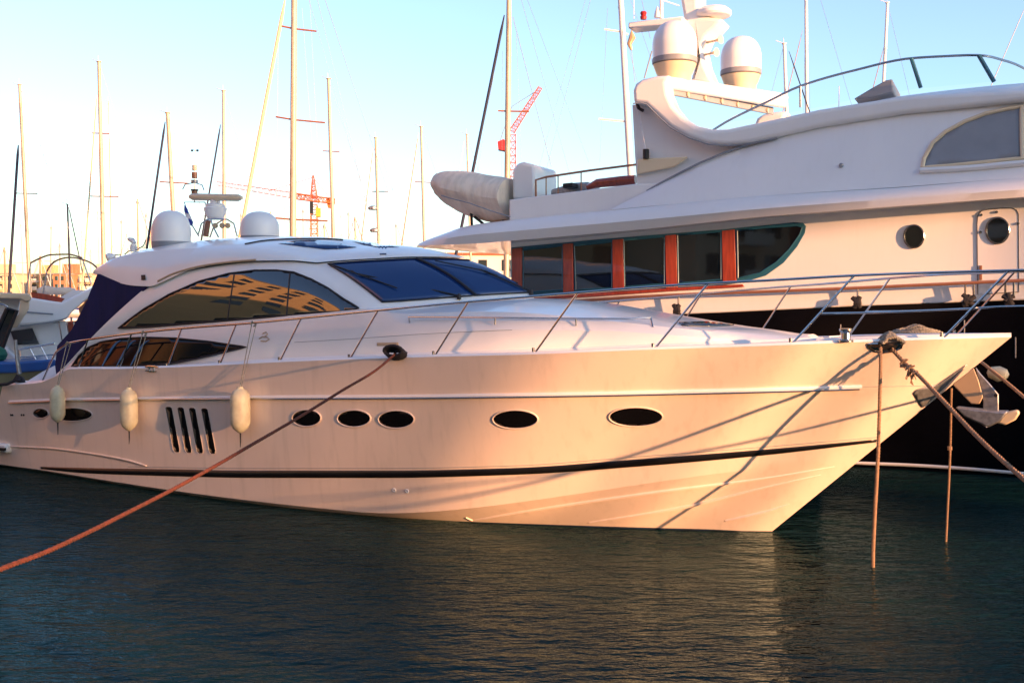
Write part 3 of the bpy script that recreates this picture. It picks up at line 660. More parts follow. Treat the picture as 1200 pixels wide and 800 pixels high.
# ---- fenders
def fender(px, ytop, ybot, wpx, rope_px, lab, dark=False):
    top, n1 = cast(hbvh, px, ytop, .0); k = (top - CO).dot(FWD) / F; R = wpx / 2 * k; H = (ybot - ytop) * k
    nh_ = Vector((n1.x, n1.y, 0)).normalized(); c = top + nh_ * (R + .03); c.z = top.z - H
    root = thing('fender', lab, 'fender', c, 0, 'fenders hanging on the front yacht side')
    prof = [(.012, 0), (R * .35, H * .03), (R * .75, H * .10), (R * .97, H * .2), (R, H * .3), (R, H * .72), (R * .94, H * .82), (R * .7, H * .91), (R * .35, H * .96), (R * .3, H)]
    part('body', MB().lathe(c, prof, 24), M['fender'], root)
    part('tail', MB().tube([c, c - Vector((0, 0, .12)), c - Vector((.004, 0, .2))], [.012, .009, .004], 6), M['ropek'], root)
    pr = YF.on_curve(*rope_px, railv); tr = YF.w(*pr)
    part('lanyard', MB().tube([c + Vector((0, 0, H)), tr + Vector((-.01, 0, 0))], .007, 6).tube([c + Vector((.02, 0, H)), tr + Vector((.05, .02, 0))], .006, 6).tube([tr + Vector((-.03, 0, -.02)), tr + Vector((0, -.02, .025)), tr + Vector((.05, 0, -.02)), tr + Vector((.01, .02, -.05))], .012, 6), M['ropeg'], root)
fender(76.5, 450.5, 494, 17, (79, 402), 'shortest stern fender, pale green white, hanging over the long oval porthole')
fender(161, 453, 504, 20, (168, 389.5), 'middle fender with yellowed band, hanging left of the four slanted vents')
fender(291.5, 452, 506, 23, (296, 378.5), 'largest fender, cream with dark scuffs, hanging right of the four slanted vents')
# ---- ropes
rp = [YF.w(*YF.l(cB + Vector((-.02, -.03, .05))))]
for x, y, Y in ((440, 434, 12.9), (400, 458, 11.8), (350, 489, 10.7), (300, 518, 9.8), (250, 547, 9.0), (200, 574.5, 8.2), (150, 600, 7.5), (100, 625, 6.9), (50, 648, 6.4), (0, 667, 6.0), (-60, 688, 5.5), (-200, 705, 4.6)): rp.append(atY(x, y, Y))
rp.append(Vector((-4.6, 1.4, 1.32)))
single('mooring_line', MB().twist(rp, .0165, .09), M['ropeo'], 'long orange mooring line running from the black wrapped cleat down to the lower left', 'rope', rp[-1])
b_ = thing('bollard', 'black iron bollard on the quay holding the orange line', 'bollard', (-4.7, 1.0 - 2.2, 1.2), 0)
# its post stands on the quay edge
part('post', MB().lathe((-4.7, -1.2, 1.2), [(.16, 0), (.15, .04), (.1, .08), (.1, .3), (.16, .34), (.16, .4), (.06, .44)], 20), M['blackrub'], b_)
rp_end = Vector((-4.62, -1.1, 1.45))
single('rope_tail', MB().twist([Vector((-4.6, 1.4, 1.32)), Vector((-4.62, .2, 1.34)), rp_end], .0165, .09), M['ropeo'], 'end of the orange line made fast to the quay bollard', 'rope', rp_end)
bd = MB()
for k in range(5):
    a0 = k * .7; pts = []
    for i in range(15):
        a = a0 + 2 * PI * i / 14; pts.append(cB + YF.U * (.15 * math.cos(a)) + Vector((0, 0, .06 + .065 * math.sin(a) + .012 * k - .02)) - YF.V * (.02 + .02 * k))
    bd.tube(pts, .020, 7)
single('rope_bundle', bd, M['ropek'], 'black rope wrapped in a lump around the midship cleat', 'rope', cB)
e1 = cast(hbvh, 1031, 405, .03)[0]
v1 = atZ(1023, 664, -.0); rope1 = [e1, atY(1032, 430, e1.y - .1), atY(1029, 530, (e1.y + v1.y) / 2 - .05), atY(1023, 660, v1.y), v1 - Vector((0, 0, .3))]
single('hanging_rope', MB().twist(rope1, .021, .10), M['rope'], 'reddish twisted rope hanging straight down from the bow fairlead into the water', 'rope', v1)
e2 = cast(hbvh, 1044, 407, .03)[0]
rope2 = [e2, atY(1060, 425, 12.0), atY(1080, 443, 11.7), atY(1105, 469, 11.2), atY(1150, 516, 10.4), atY(1200, 561, 9.6), atY(1260, 606, 8.7), atY(1400, 690, 6.5), Vector((5.3, 2.2, 1.28)), Vector((5.6, .6, 1.32))]
single('bow_line', MB().twist(rope2, .024, .12), M['rope'], 'thick twisted bow line with a frayed knot running to the lower right', 'rope', e2)
kn = MB()
for k in range(7):
    c = atY(1060 + 2.2 * k, 424 + 2.6 * k, 12.0 - .03 * k); kn.tube([c + Vector((random.uniform(-.05, .05), random.uniform(-.04, .04), random.uniform(-.06, .06))) for _ in range(4)], .012, 6)
for k in range(9):
    c = atY(1066 + random.uniform(-3, 5), 434 + random.uniform(-2, 5), 11.9); kn.tube([c, c + Vector((random.uniform(-.06, .04), -.02, random.uniform(-.14, -.05)))], .006, 5)
single('rope_knot', kn, M['rope'], 'frayed knot tied on the thick bow line just below the fairlead', 'knot', atY(1068, 434, 12))
ck = MB()
for k in range(6):
    pts = []
    for i in range(13):
        a = PI * i / 12; pts.append(cast(hbvh, 1030 + 26 * i / 12 + random.uniform(-1, 1), 403.5, .0)[0] + Vector((0, .05 - .03 * k, .02 + .11 * math.sin(a) * (1 - .08 * k) + random.uniform(-.01, .01))))
    ck.twist(pts, .02, .1)
single('rope_loop', ck, M['ropeg'], 'tan and grey rope bights looped over the bow fairlead', 'rope', onDeck(1045, 400)); ck = MB()
for k in range(5):
    base = onDeck(1074, 399) ; pts = []
    for i in range(18):
        a = 2 * PI * i / 14 + k; pts.append(base + YF.U * ((.30 - .03 * k) * math.cos(a)) + YF.V * (.10 * math.sin(a)) + Vector((0, 0, .02 + (.02 + .014 * k) * (1 + .5 * math.sin(2 * a + k)) * (1 - .5 * abs(math.cos(a))))))
    ck.twist(pts, .02, .1)
single('rope_coil', ck, M['ropeg'], 'weathered grey rope coil heaped flat on the bow deck right of the fairlead', 'rope', onDeck(1074, 399))
e3 = YF.w(2.2, .2, 2.05)
rope3 = [atY(1150, 424, 13.6), atY(1175, 444, 12.6), atY(1200, 465, 11.8), atY(1260, 515, 10.2), atY(1400, 610, 7.5), Vector((6.9, 2.4, 1.3)), Vector((7.4, .6, 1.32))]
single('far_bow_line', MB().twist(rope3, .020, .1), M['rope'], 'rope from far side of the bow running right past the anchor', 'rope', rope3[0])
v4 = atZ(1108, 634, 0); rope4 = [atY(1115, 455, 13.0), atY(1113, 540, (13.0 + v4.y) / 2), v4 - Vector((0, 0, .2))]
single('hanging_rope', MB().twist(rope4, .014, .08).tube([atY(1113, 523, 12.8), atY(1113, 527, 12.8)], .03, 8), M['rope'], 'thin knotted rope dropping to the water below the anchor, right of the thick hanging one', 'rope', v4)

# ------------------------------------------------------------------ the larger yacht behind
BF = Frame(atZ(1003, 553, 0), math.radians(-25))
big = thing('large_yacht', 'big white and black yacht behind with red brown window pillars and swept radar arch', 'yacht', BF.o, BF.yaw)
def bp(px, py, v=0.): return BF.P(px, py, v)
def bslab(pts, v0, v1): 
    A = [bp(x, y, v0) for x, y in pts]; return MB().prism(A, [a + BF.V * (v1 - v0) for a in A])
def blines(lines, n=60, smooth=True):
    rows = []
    for ln in lines: rows.append(resample([bp(*q) for q in ln], n, smooth))
    return MB().grid(rows)
# hull: stations from far aft (left) to beyond the right edge
def bh(u):   # top and bottom outline: side offset
    return 0.0
topl = [(470, 380), (600, 376), (840, 366.5), (1000, 359), (1200, 351.5), (1290, 348.5)]
tp = resample([bp(x, y, .02) for x, y in topl], 46)
tl_ = BF.l(tp[-1]); tp += [BF.w(tl_.x + 8.2 * k / 14, .02, tl_.z + .5 * (k / 14) ** 1.5) for k in range(1, 15)]; NTP = len(tp)
rows = []
for k, (f, off) in enumerate(((-.15, .75), (0, .62), (.06, .58), (.25, .42), (.5, .22), (.8, .06), (1, .0))):
    r = []
    for i, p in enumerate(tp):
        l = BF.l(p); s_ = max(0, (i - 43) / (NTP - 44)); rk = s_ * (1 - max(0, f)) * 2.6; cy_ = 2.8; v_ = .02 + off; v_ = v_ + (cy_ - v_) * min(1, s_ ** 2.1); r.append(BF.w(l.x - rk, v_, l.z * f))
    rows.append(r)
far = [[BF.w(BF.l(p).x, 5.6 - (BF.l(p).y), BF.l(p).z) for p in r] for r in rows[::-1]]
hl = MB().grid(rows + far)
hl.poly([r[0] for r in rows] + [r[0] for r in far]); hl.poly([r[-1] for r in rows] + [r[-1] for r in far])
part('hull', hl, M['black'], big, sharp=25)
bb = BVHTree.FromPolygons(hl.v, hl.f)
part('boot_stripe', strip(bb, [(960, 537.5), (1003, 540), (1060, 542.2), (1130, 546.5), (1200, 552.5)], [(960, 540.5), (1003, 543.5), (1060, 545.8), (1130, 550.2), (1200, 556.2)], .01, 60), M['white2'], big, solid=.008)
for x, y in ((985, 380), (1130, 375), (1190, 395)):
    part('hull_scuff', MB().tube([cast(bb, x, y + k * 6, .004)[0] for k in range(5)], .01, 5), M['grey'], big)
# white side wall with the saloon
wall = [(598, 283), (750, 268), (900, 252), (1050, 240), (1200, 229), (1330, 222), (1330, 346), (1200, 351.5), (1000, 359), (840, 366.5), (600, 377)]
part('side_wall', bslab(wall, .12, 5.3), M['white2'], big, bevel=.02)
part('aft_deck', MB().prism([BF.w(*BF.l(bp(470, 362, .12)).xy, 2.55), BF.w(*BF.l(bp(600, 360, .12)).xy, 2.6), BF.w(BF.l(bp(600, 360, .12)).x, 5.3, 2.6), BF.w(BF.l(bp(470, 362, .12)).x, 5.3, 2.55)],
                            [BF.w(*BF.l(bp(470, 362, .12)).xy, 2.4), BF.w(*BF.l(bp(600, 360, .12)).xy, 2.4), BF.w(BF.l(bp(600, 360, .12)).x, 5.3, 2.4), BF.w(BF.l(bp(470, 362, .12)).x, 5.3, 2.4)]), M['wood'], big)
frm = [(599, 290), (700, 280.5), (850, 268.5), (900, 263.5), (930, 260.5), (941, 261), (944.5, 265), (943, 273), (934, 289), (918, 308), (897, 323), (870, 331), (840, 335.5), (740, 343), (640, 350), (599, 353)]
fo = part('saloon_window_band', bslab(frm, .095, .3), M['teal'], big, bevel=.004)
def bw(name, pts, v, m, lab=None, d=.15, par=big, bev=.004): return part(name, bslab(pts, v, v + d), m, par, label=lab, bevel=bev)
panes = [[(613, 293), (659, 288), (659, 339.5), (613, 343)], [(673, 288), (717, 283.5), (717, 337.5), (675, 339.5)], [(731, 281.5), (778.5, 277.5), (778.5, 332.5), (732, 336)], [(794, 275.5), (845, 271.5), (845, 327.5), (795, 332)],
         [(864, 270), (900, 266.5), (934, 264.5), (940, 266.5), (937, 275), (925, 292), (910, 307), (890, 320), (865, 326)]]
for k, p in enumerate(panes):
    bw('window', p, .075, M['bglass'])
    rim = [bp(x, y, .07) for x, y in densify(p, 8)]
    part('window_trim', MB().tube(rim + rim[:2], .013, 5), M['teal'], big)
for p in ([(600, 291.5), (611.5, 290), (611.5, 345), (600, 346)], [(659.5, 286), (671, 285), (671.5, 341.5), (660, 342.5)], [(717.5, 281), (729.5, 280), (731, 340), (718, 341)], [(779.5, 276), (792, 275), (793.5, 337), (780.5, 338)], [(846, 270.5), (860.5, 269), (862.5, 331.5), (847, 333)]):
    bw('window_pillar', p, .05, M['wood'])
bw('sill_trim', [(600, 349), (700, 343), (800, 336.5), (870, 333), (872, 336), (800, 340), (700, 347), (600, 353)], .08, M['wood'])
bw('cap_strip', [(656, 361), (730, 357.5), (731, 360), (722, 364), (656, 366)], .10, M['wood'])
# brow / overhang
L0 = [(488, 289.5, 1.2), (545, 289, .5), (600, 286, .35), (750, 272.5, .3), (900, 256.5, .3), (1050, 245, .3), (1200, 234, .3), (1330, 226, .3)]
L1 = [(489, 288, -.0), (545, 286, -.3), (600, 282, -.35), (750, 269, -.38), (900, 253.5, -.4), (1050, 242, -.4), (1200, 231, -.35), (1330, 223, -.3)]
L2 = [(491, 285.5, .05), (545, 276, -.38), (600, 271, -.44), (750, 258, -.48), (900, 244, -.5), (1050, 233, -.45), (1200, 222, -.4), (1330, 214, -.3)]
L25 = [(500, 281, .1), (545, 269.5, -.30), (600, 263.5, -.36), (750, 249, -.40), (900, 235, -.42), (1050, 226, -.4), (1200, 215, -.35), (1330, 207, -.25)]
L3_ = [(515, 275.5, .4), (545, 265.5, -.1), (600, 258, -.16), (750, 243, -.2), (900, 229, -.22), (1050, 220, -.22), (1200, 208, -.2), (1330, 200, -.15)]
L4 = [(520, 274, 1.6), (560, 262.5, 1.4), (600, 257, 1.4), (750, 242.5, 1.4), (900, 229, 1.4), (1050, 220, 1.4), (1200, 209, 1.4), (1330, 201, 1.4)]
bm_ = blines([L0, L1, L2, L25, L3_, L4], 70)
n_ = len(bm_.v) // 6; rws = [bm_.v[i * n_:(i + 1) * n_] for i in range(6)]
def mirv(p): l = BF.l(p); return BF.w(l.x, 5.4 - l.y, l.z)
allr = rws + [[mirv(p) for p in r] for r in rws[::-1]]; allr.append(rws[0])
bmm = MB().grid(allr); bmm.poly([r[0] for r in allr[:-1]]); bmm.poly([r[-1] for r in allr[:-1]])
part('overhang', bmm, M['white2'], big, sharp=50)
# flybridge body: tilted loft
M1 = [(715, 246, -.12), (800, 238, -.16), (900, 229, -.2), (1050, 219.5, -.2), (1200, 208, -.18), (1330, 200, -.15)]
M2 = [(735, 235, .0), (800, 214, .0), (900, 196, .0), (1050, 190, .0), (1200, 178, .0), (1330, 172, .0)]
M3 = [(758, 224, .12), (810, 196.5, .14), (905, 164, .16), (1050, 135, .18), (1200, 122, .2), (1330, 118, .2)]
M35 = [(760, 223.5, .30), (812, 196, .32), (905, 161.5, .30), (1050, 128, .26), (1200, 113, .26), (1330, 109, .3)]
M4 = [(762, 223, .5), (815, 195, .5), (912, 158, .5), (1050, 121, .42), (1200, 104.5, .4), (1330, 100, .4)]
M5 = [(765, 223, 1.2), (820, 195, 1.2), (915, 158, 1.0), (1055, 113, .9), (1200, 97.5, .9), (1330, 93, .9)]
fb_ = blines([M1, M2, M3, M35, M4, M5], 70); n_ = 70; rws = [fb_.v[i * n_:(i + 1) * n_] for i in range(6)]
allr = rws + [[mirv(p) for p in r] for r in rws[::-1]]; allr.append(rws[0])
fbm = MB().grid(allr); fbm.poly([r[0] for r in allr[:-1]]); fbm.poly([r[-1] for r in allr[:-1]])
part('flybridge_side', fbm, M['white2'], big, sharp=50)
fbv = BVHTree.FromPolygons(fbm.v, fbm.f)
# side arch window on the flybridge
aw = [(1081, 197), (1083, 186), (1093, 168), (1108, 155), (1130, 143), (1155, 133.5), (1180, 128), (1197, 125.5), (1198, 186), (1150, 191), (1110, 195)]
g, rim = patch(fbv, aw, .012, 8); awo = part('arch_window', g, M['grey'], big, solid=.01)
part('frame', MB().tube(rim + rim[:2], .035, 8), M['cream'], awo)
part('lower_lip', MB().tube(line_on(fbv, [(1078, 201), (1120, 199), (1200, 192)], .03, 20), .05, 8), M['white2'], big)
part('moulding', MB().tube([bp(x, y, v) for x, y, v in ((758, 224, .1), (775, 214, .1), (795, 203.5, .1), (820, 191, .1), (850, 178.5, .1), (880, 168.5, .12), (911, 162, .14))], .02, 6), M['grey'], big)
bw('shade_panel', [(741, 123), (757, 122), (770, 135), (785, 150), (820, 166), (860, 171), (908, 162.5), (860, 180), (800, 203), (762, 224), (747, 222), (744, 180)], .42, M['white2'], d=.25)
part('panel_ledge', MB().prism([bp(x, y, .3) for x, y in ((747, 186), (807, 184), (790, 196), (747, 205))], [bp(x, y, .5) for x, y in ((747, 186), (807, 184), (790, 196), (747, 205))]), M['cream'], big, bevel=.03)
# swept arch ribbon (both sides) + cross beam
arch = [(742, 121), (741, 106), (744, 98), (752, 92.5), (770, 88.5), (786, 87.5), (781, 97), (783, 110), (789, 124), (800, 137), (815, 147), (835, 151.5), (852, 151), (900, 141), (960, 128), (1060, 112), (1200, 104), (1330, 100), (1330, 114), (1200, 119), (1060, 133), (960, 149), (910, 160.5), (880, 167), (855, 170), (830, 168.5), (808, 161.5), (785, 149), (770, 135), (757, 122.5)]
part('radar_arch', bslab(arch, .06, .55), M['white2'], big, bevel=.09, seg=5)
A = [mirv(bp(x, y, .06)) + BF.U * 1.25 * sstep(1100, 900, x) for x, y in arch]; part('radar_arch', MB().prism(A, [a - BF.V * .5 for a in A]), M['white2'], big, bevel=.09, seg=3)
part('arch_seam', MB().tube([bp(x, y, .05) for x, y in ((742, 121.5), (750, 120.5), (758, 122.5), (771, 136), (786, 150), (808, 162), (830, 169.2), (855, 171), (880, 168), (911, 161.5))], .012, 6), M['grey'], big)
p1 = bp(752, 93, .3); p2 = bp(786, 89, .3); l1 = BF.l(p1); l2 = BF.l(p2)
def beam(u0, u1, z0, z1, v0, v1): 
    return MB().prism([BF.w(u0, v0, z0), BF.w(u1, v0, z0), BF.w(u1, v0, z1), BF.w(u0, v0, z1)], [BF.w(u0, v1, z0 ), BF.w(u1, v1, z0), BF.w(u1, v1, z1), BF.w(u0, v1, z1)])
zt = l2.z
part('arch_beam', MB().prism([bp(x, y, .4) for x, y in ((752, 94), (788, 89), (788, 104), (752, 108))], [bp(x, y, 4.4) for x, y in ((880, 103), (926, 110.5), (923, 128), (880, 121))]), M['white2'], big, bevel=.08, seg=4)
part('arch_lamp_bar', MB().prism([bp(x, y, .6) for x, y in ((784, 103), (790, 103.5), (790, 112), (784, 111.5))], [bp(x, y, 4.2) for x, y in ((900, 125), (907, 126), (907, 135), (900, 134))]), M['grey'], big, bevel=.02)
for k in range(6): part('speaker_grille', MB().lathe(bp(790.5, 108, .6).lerp(bp(907.5, 131, 4.2), .12 + k * .16), [(.05, -.01), (.05, .02)], 12, BF.U), M['cream'], big)
# bulwark of the upper aft deck, locker
bw('upper_bulwark', [(597, 234), (745, 215.5), (770, 215), (770, 240), (745, 246), (597, 261)], .12, M['white2'], d=.2, bev=.02)
bw('upper_bulwark_end', [(597, 234), (604, 233.5), (604, 260.5), (597, 261)], .3, M['white2'], d=4.6)
bw('locker', [(600, 199), (606, 191), (613, 189.5), (626, 193), (627, 234), (600, 234)], .6, M['white2'], d=1.2, bev=.06)
rl = MB(); rl.tube([bp(x, y, .25) for x, y in ((628, 234), (628, 211), (640, 207.5), (690, 200), (745, 193))], .022, 8)
for x, y in ((640, 233), (654, 231), (681, 227.5)): rl.tube([bp(x, y, .25), bp(x, y - 26 if x > 650 else y - 25, .25)], .014, 6)
part('aft_rail', rl, M['brown'], big)
part('deck_cushion', MB().tube([bp(688, 220, .8), bp(700, 215, .8), (bp(730, 212, .8)), bp(745, 210.5, .8)], [.05, .09, .10, .09], 10), M['wood'], big)
part('deck_table', bslab([(645, 222), (672, 214), (690, 213), (688, 226), (645, 230)], .9, 1.6), M['galv'], big, bevel=.04)
part('deck_box', bslab([(659, 215), (671, 213.8), (671, 219.5), (659, 220.5)], .6, .9), M['blackrub'], big, bevel=.02)
# wing light and vhf aerial on arch panel
part('aerial', MB().tube([bp(747, 121, .3), bp(757, 180, .3)], .015, 6), M['aluw'], big)
part('deck_lamp', MB().tube([bp(746, 119, .3), bp(748.5, 127, .3)], .035, 8).tube([bp(748, 127, .3), bp(754, 130, .3)], .03, 8), M['blackrub'], big)
part('aerial_foot', MB().tube([bp(757, 175, .3), bp(757, 186, .3)], .06, 10), M['blackrub'], big)
# portholes and the side door
for cx, cy, r, nm in ((1071, 277, 12.2, 1), (1169, 270, 14, 2)):
    E = ellipse(cx, cy, r * .96, r * 1.08, 32)
    if nm == 2:
        dl = [(1146, 345), (1145, 262), (1146, 252), (1150, 247.5), (1158, 245.3), (1175, 244), (1186, 244), (1191, 246), (1193.5, 251), (1194, 342)]
        do = part('side_door', bslab(dl, .108, .2), M['white2'], big, bevel=.006)
        rim = [bp(x, y, .105) for x, y in densify(dl, 8)]; part('door_gap', MB().tube(rim, .006, 5), M['blackrub'], do)
        for x, y in ((1150, 252), (1168, 248.5), (1149, 272), (1193, 262)): part('latch', MB().lathe(bp(x, y, .10), [(.025, -.01), (.02, .02)], 10, -BF.V), M['steel'], do)
        part('handle', bslab([(1147.5, 311), (1151, 311), (1151, 328), (1147.5, 328)], .08, .11), M['brown'], do, bevel=.005)
        par, v = do, .095
    else: par, v = big, .10
    po = part('porthole', bslab(E, v, v + .05), M['bglass'], par)
    rim = [bp(x, y, v - .005) for x, y in E]; part('rim', MB().tube(rim + rim[:2], .016, 8, caps=False), M['steel'], po)
# cap rail on posts with black fender hooks
cr = [(600, 358), (780, 346), (900, 341.5), (1000, 337.5), (1100, 333), (1200, 328.5), (1330, 324)]
part('cap_rail', MB().tube(resample([bp(x, y, -.02) for x, y in cr], 40), .028, 8), M['brown'], big)
for x in (795, 1005, 1131, 1141, 1178, 1188):
    yt = 345.8 - (x - 780) * .0415; part('rail_post', MB().tube([bp(x, yt, -.02), bp(x, yt + 18, -.0)], .018, 8), M['steel'], big)
for x, y, ww in ((793, 362, 8), (1004, 353, 9), (1136, 351, 15), (1182, 350, 14)):
    mb = MB()
    for k in range(5): mb.tube([bp(x - ww / 2 + ww * k / 4 + random.uniform(-1, 1), y - 5 + random.uniform(-2, 2), -.03), bp(x + random.uniform(-ww / 3, ww / 3), y + 2, -.07), bp(x + random.uniform(-ww / 2, ww / 2), y + 7, -.03)], .04, 7)
    part('rope_lashing', mb, M['ropek'], big)
# windscreen on the flybridge
wsx = [(832, 155), (851, 143), (900, 119), (938, 101), (1000, 83), (1068, 68.5), (1110, 66), (1147, 65), (1180, 72), (1215, 88)]
part('windscreen_rail', MB().tube(resample([bp(x, y, .35 if x < 1150 else .35 + (x - 1150) * .02) for x, y in wsx], 40), .022, 8), M['steel'], big)
base = {938: (938, 126), 1068: (1079, 103), 1147: (1165, 96)}
for x, (bx_, by_) in base.items():
    ty = dict((a, b) for a, b in wsx)[x]; part('windscreen_post', MB().tube([bp(x, ty, .35), bp(bx_, by_, .35)], .035 if x > 1000 else .022, 8), M['teal'] if x > 1000 else M['steel'], big)
gl = bpy.data.materials.new('clear_acrylic'); gl.use_nodes = True; pp = gl.node_tree.nodes['Principled BSDF']; pp.inputs['Transmission Weight'].default_value = 1; pp.inputs['Roughness'].default_value = .0; pp.inputs['IOR'].default_value = 1.02; pp.inputs['Base Color'].default_value = (.93, .97, 1, 1)
part('windscreen', MB().prism([bp(x, y, .36) for x, y in ((856, 143), (900, 121), (938, 103), (1000, 85), (1068, 70.5), (1147, 67), (1163, 96), (1075, 104), (1000, 117), (938, 130))], [bp(x, y, .375) for x, y in ((856, 143), (900, 121), (938, 103), (1000, 85), (1068, 70.5), (1147, 67), (1163, 96), (1075, 104), (1000, 117), (938, 130))]), gl, big)
bw('console', [(1000, 116), (1020, 104), (1038, 94), (1046, 92.5), (1047, 108), (1020, 115)], 1.2, M['grey'], d=1.5, bev=.03)
part('aerial', MB().tube([bp(983, 130, .3), bp(983.5, 101, .3)], .008, 5), M['aluw'], big)
part('deck_light', MB().lathe(bp(986, 194, -.02), [(.03, 0), (.04, .03), (.02, .05)], 12, -BF.V), M['galv'], big)
# domes and mast on the arch
def bdome(px, yb, yt_, wpx, v, lab):
    p = bp(px, yb, v); k = (p - CO).dot(FWD) / F; R = wpx / 2 * k; H = (yb - yt_) * k
    root = thing('radome', lab, 'radome', p, 0)
    part('pedestal', MB().lathe(p - Vector((0, 0, .02)), [(R * .72, -.22), (R * .76, .02), (R * .82, H * .06), (R * .97, H * .22)], 40), M['cream'], root)
    part('band', MB().lathe(p, [(R * .97, H * .215), (R * 1.01, H * .23), (R * 1.01, H * .31), (R * .99, H * .32)], 40), M['grey'], root)
    part('dome', MB().lathe(p, [(R * .99, H * .318), (R, H * .5)] + [(R * math.cos(a) ** .75, H * .55 + H * .45 * math.sin(a)) for a in np.linspace(.05, PI / 2 - .01, 12)], 40), M['dome'], root)
bdome(790.5, 89, 26, 52, 1.0, 'big white satellite dome on the near end of the large yacht radar arch')
bdome(868, 101, 44, 47, 4.2, 'sunlit cream dome on the far end of the large yacht radar arch')
rm = thing('radar_mast', 'broad cream radar mast rising between the two domes of the large yacht', 'radar mast', bp(838, 98, 2.7), BF.yaw)
ms = [(806, 98), (814, 70), (810, 45), (800, 28), (795, 0), (794, -45), (816, -45), (816, 0), (817, 18), (830, 20), (846, 22), (836, 33), (826, 42), (820, 56), (824, 75), (834, 98)]
ms = [(x + 2, y) for x, y in ms]
part('mast_body', bslab(ms, 2.4, 3.1), M['white2'], rm, bevel=.08, seg=4)
part('radar_disc', MB().lathe(bp(836, 21, 2.6), [(.25, 0), (.34, .02), (.37, .06), (.36, .12), (.28, .19), (.1, .21)], 32), M['dome'], rm)
part('yardarm', beam(BF.l(bp(736, 27, 2.0)).x, BF.l(bp(800, 27, 2.0)).x, BF.l(bp(760, 31, 2.0)).z, BF.l(bp(760, 23.5, 2.0)).z, 2.0, 2.45), M['white2'], rm, bevel=.03)
part('signal_lamp', MB().lathe(bp(754, 23, 2.1), [(.06, 0), (.07, .05), (.05, .08), (.07, .13), (.05, .16)], 14), M['red'], rm)
part('wind_sensor', MB().lathe(bp(770.5, 21, 2.1), [(.07, 0), (.07, .03), (.06, .1), (.02, .22)], 14), M['dome'], rm)
part('pole', MB().tube([bp(775, 22, 2.1), bp(775, -30, 2.1)], .035, 8).tube([bp(778, 1, 2.1), bp(796, 7, 2.3)], .012, 6), M['aluw'], rm)
part('flag_pole', MB().tube([bp(743, 23, 2.1), bp(743, -30, 2.1)], .008, 5), M['aluw'], rm)
pen = thing('ensign', 'small furled orange flag hanging under the yardarm of the large yacht', 'flag', bp(740, 60, 2.1), 0)
part('cloth', MB().tube([bp(740, 36, 2.1), bp(741, 44, 2.1), bp(737.5, 52, 2.1), bp(740, 59, 2.1)], [.01, .07, .05, .02], 8), M['leather'], pen)
part('halyard', MB().tube([bp(741, 31, 2.1), bp(740, 59, 2.1), bp(744, 97, 2.1)], .005, 5), M['wire'], pen)
for x, y in ((842, 47), (837, 62)):
    hn = MB(); hn.lathe(bp(x, y, 2.4), [(.03, -.3), (.02, -.1), (.04, 0), (.09, .06)], 14, (BF.U * .9 - BF.V * .4)); part('horn', hn, M['cream'], rm)
# ---- covered tender
tn = thing('tender', 'inflatable tender under a wrinkled cream canvas cover on the upper deck aft', 'tender', bp(575, 262, .9), BF.yaw)
secs = [(513, 208, 224), (517, 204, 233), (526, 201.5, 241), (540, 201, 249), (556, 202.5, 255), (572, 205, 259.5), (588, 208, 262), (601, 210, 262)]
rows = []
for k, (x, a, b) in enumerate(secs):
    t = k / (len(secs) - 1); c = bp(x, (a + b) / 2, .9 + .2 * (1 - t)); kk = (c - CO).dot(FWD) / F; h = (b - a) / 2 * kk; wd = .15 + .85 * math.sin(min(1, t * 1.6 + .15) * PI / 2)
    row = []
    for j in range(30):
        a_ = 2 * PI * j / 30; ca, sa = math.cos(a_), math.sin(a_)
        r_ = 1 - .07 * math.exp(-((sa + .35) / .12) ** 2); r_ *= 1 + .012 * math.sin(8 * a_ + 2.2 * k) + .010 * math.sin(5 * a_ - 3.1 * k); row.append(c + BF.V * (wd * .75 * ca * r_ * (1 - .45 * max(0, -sa) ** 1.5)) + Vector((0, 0, h * sa * r_)))
    rows.append(row)
# smooth along length, then wrinkle the cloth
from mathutils import noise
NJ, NI = 60, 60
RW = []
for j in range(NJ):
    RW.append(resample([r_[j // 2].lerp(r_[(j // 2 + 1) % 30], (j % 2) * .5) for r_ in rows], NI))
for j in range(NJ):
    for i in range(NI):
        p = RW[j][i]; cc = sum((RW[k][i] for k in range(0, NJ, 10)), Vector()) / 6; dd = (p - cc).normalized()
        q = Vector((p.x * 2.2 + p.z * 2.5, p.y * 1.5, p.z * 1.2 - p.x * 1.5)); ridge = 1 - abs(noise.noise(q * 1.7)) * 2.2
        RW[j][i] = p + dd * (.006 * ridge + .004 * noise.noise(q * 4) + .012 * noise.noise(q * .7))
tm = MB().grid([[RW[j][i] for j in range(NJ)] for i in range(NI)], close=True); tm.poly([RW[j][NI - 1] for j in range(NJ)]); tm.poly([RW[j][0] for j in range(NJ)][::-1])
part('canvas_cover', tm, M['cover'], tn)
for a_, b_ in (((552, 245), (553, 268)), ((556, 254), (566, 262)), ((590, 258), (590, 268))): part('cradle_leg', MB().tube([bp(*a_, .7), bp(*b_, .7)], .03, 8), M['blackrub'], tn)
part('lashing', MB().tube([bp(517, 229, .25), bp(530, 233, .15), bp(550, 238, .1), (bp(575, 247, .05)), bp(598, 254, .02)], .012, 6), M['grey'], tn)
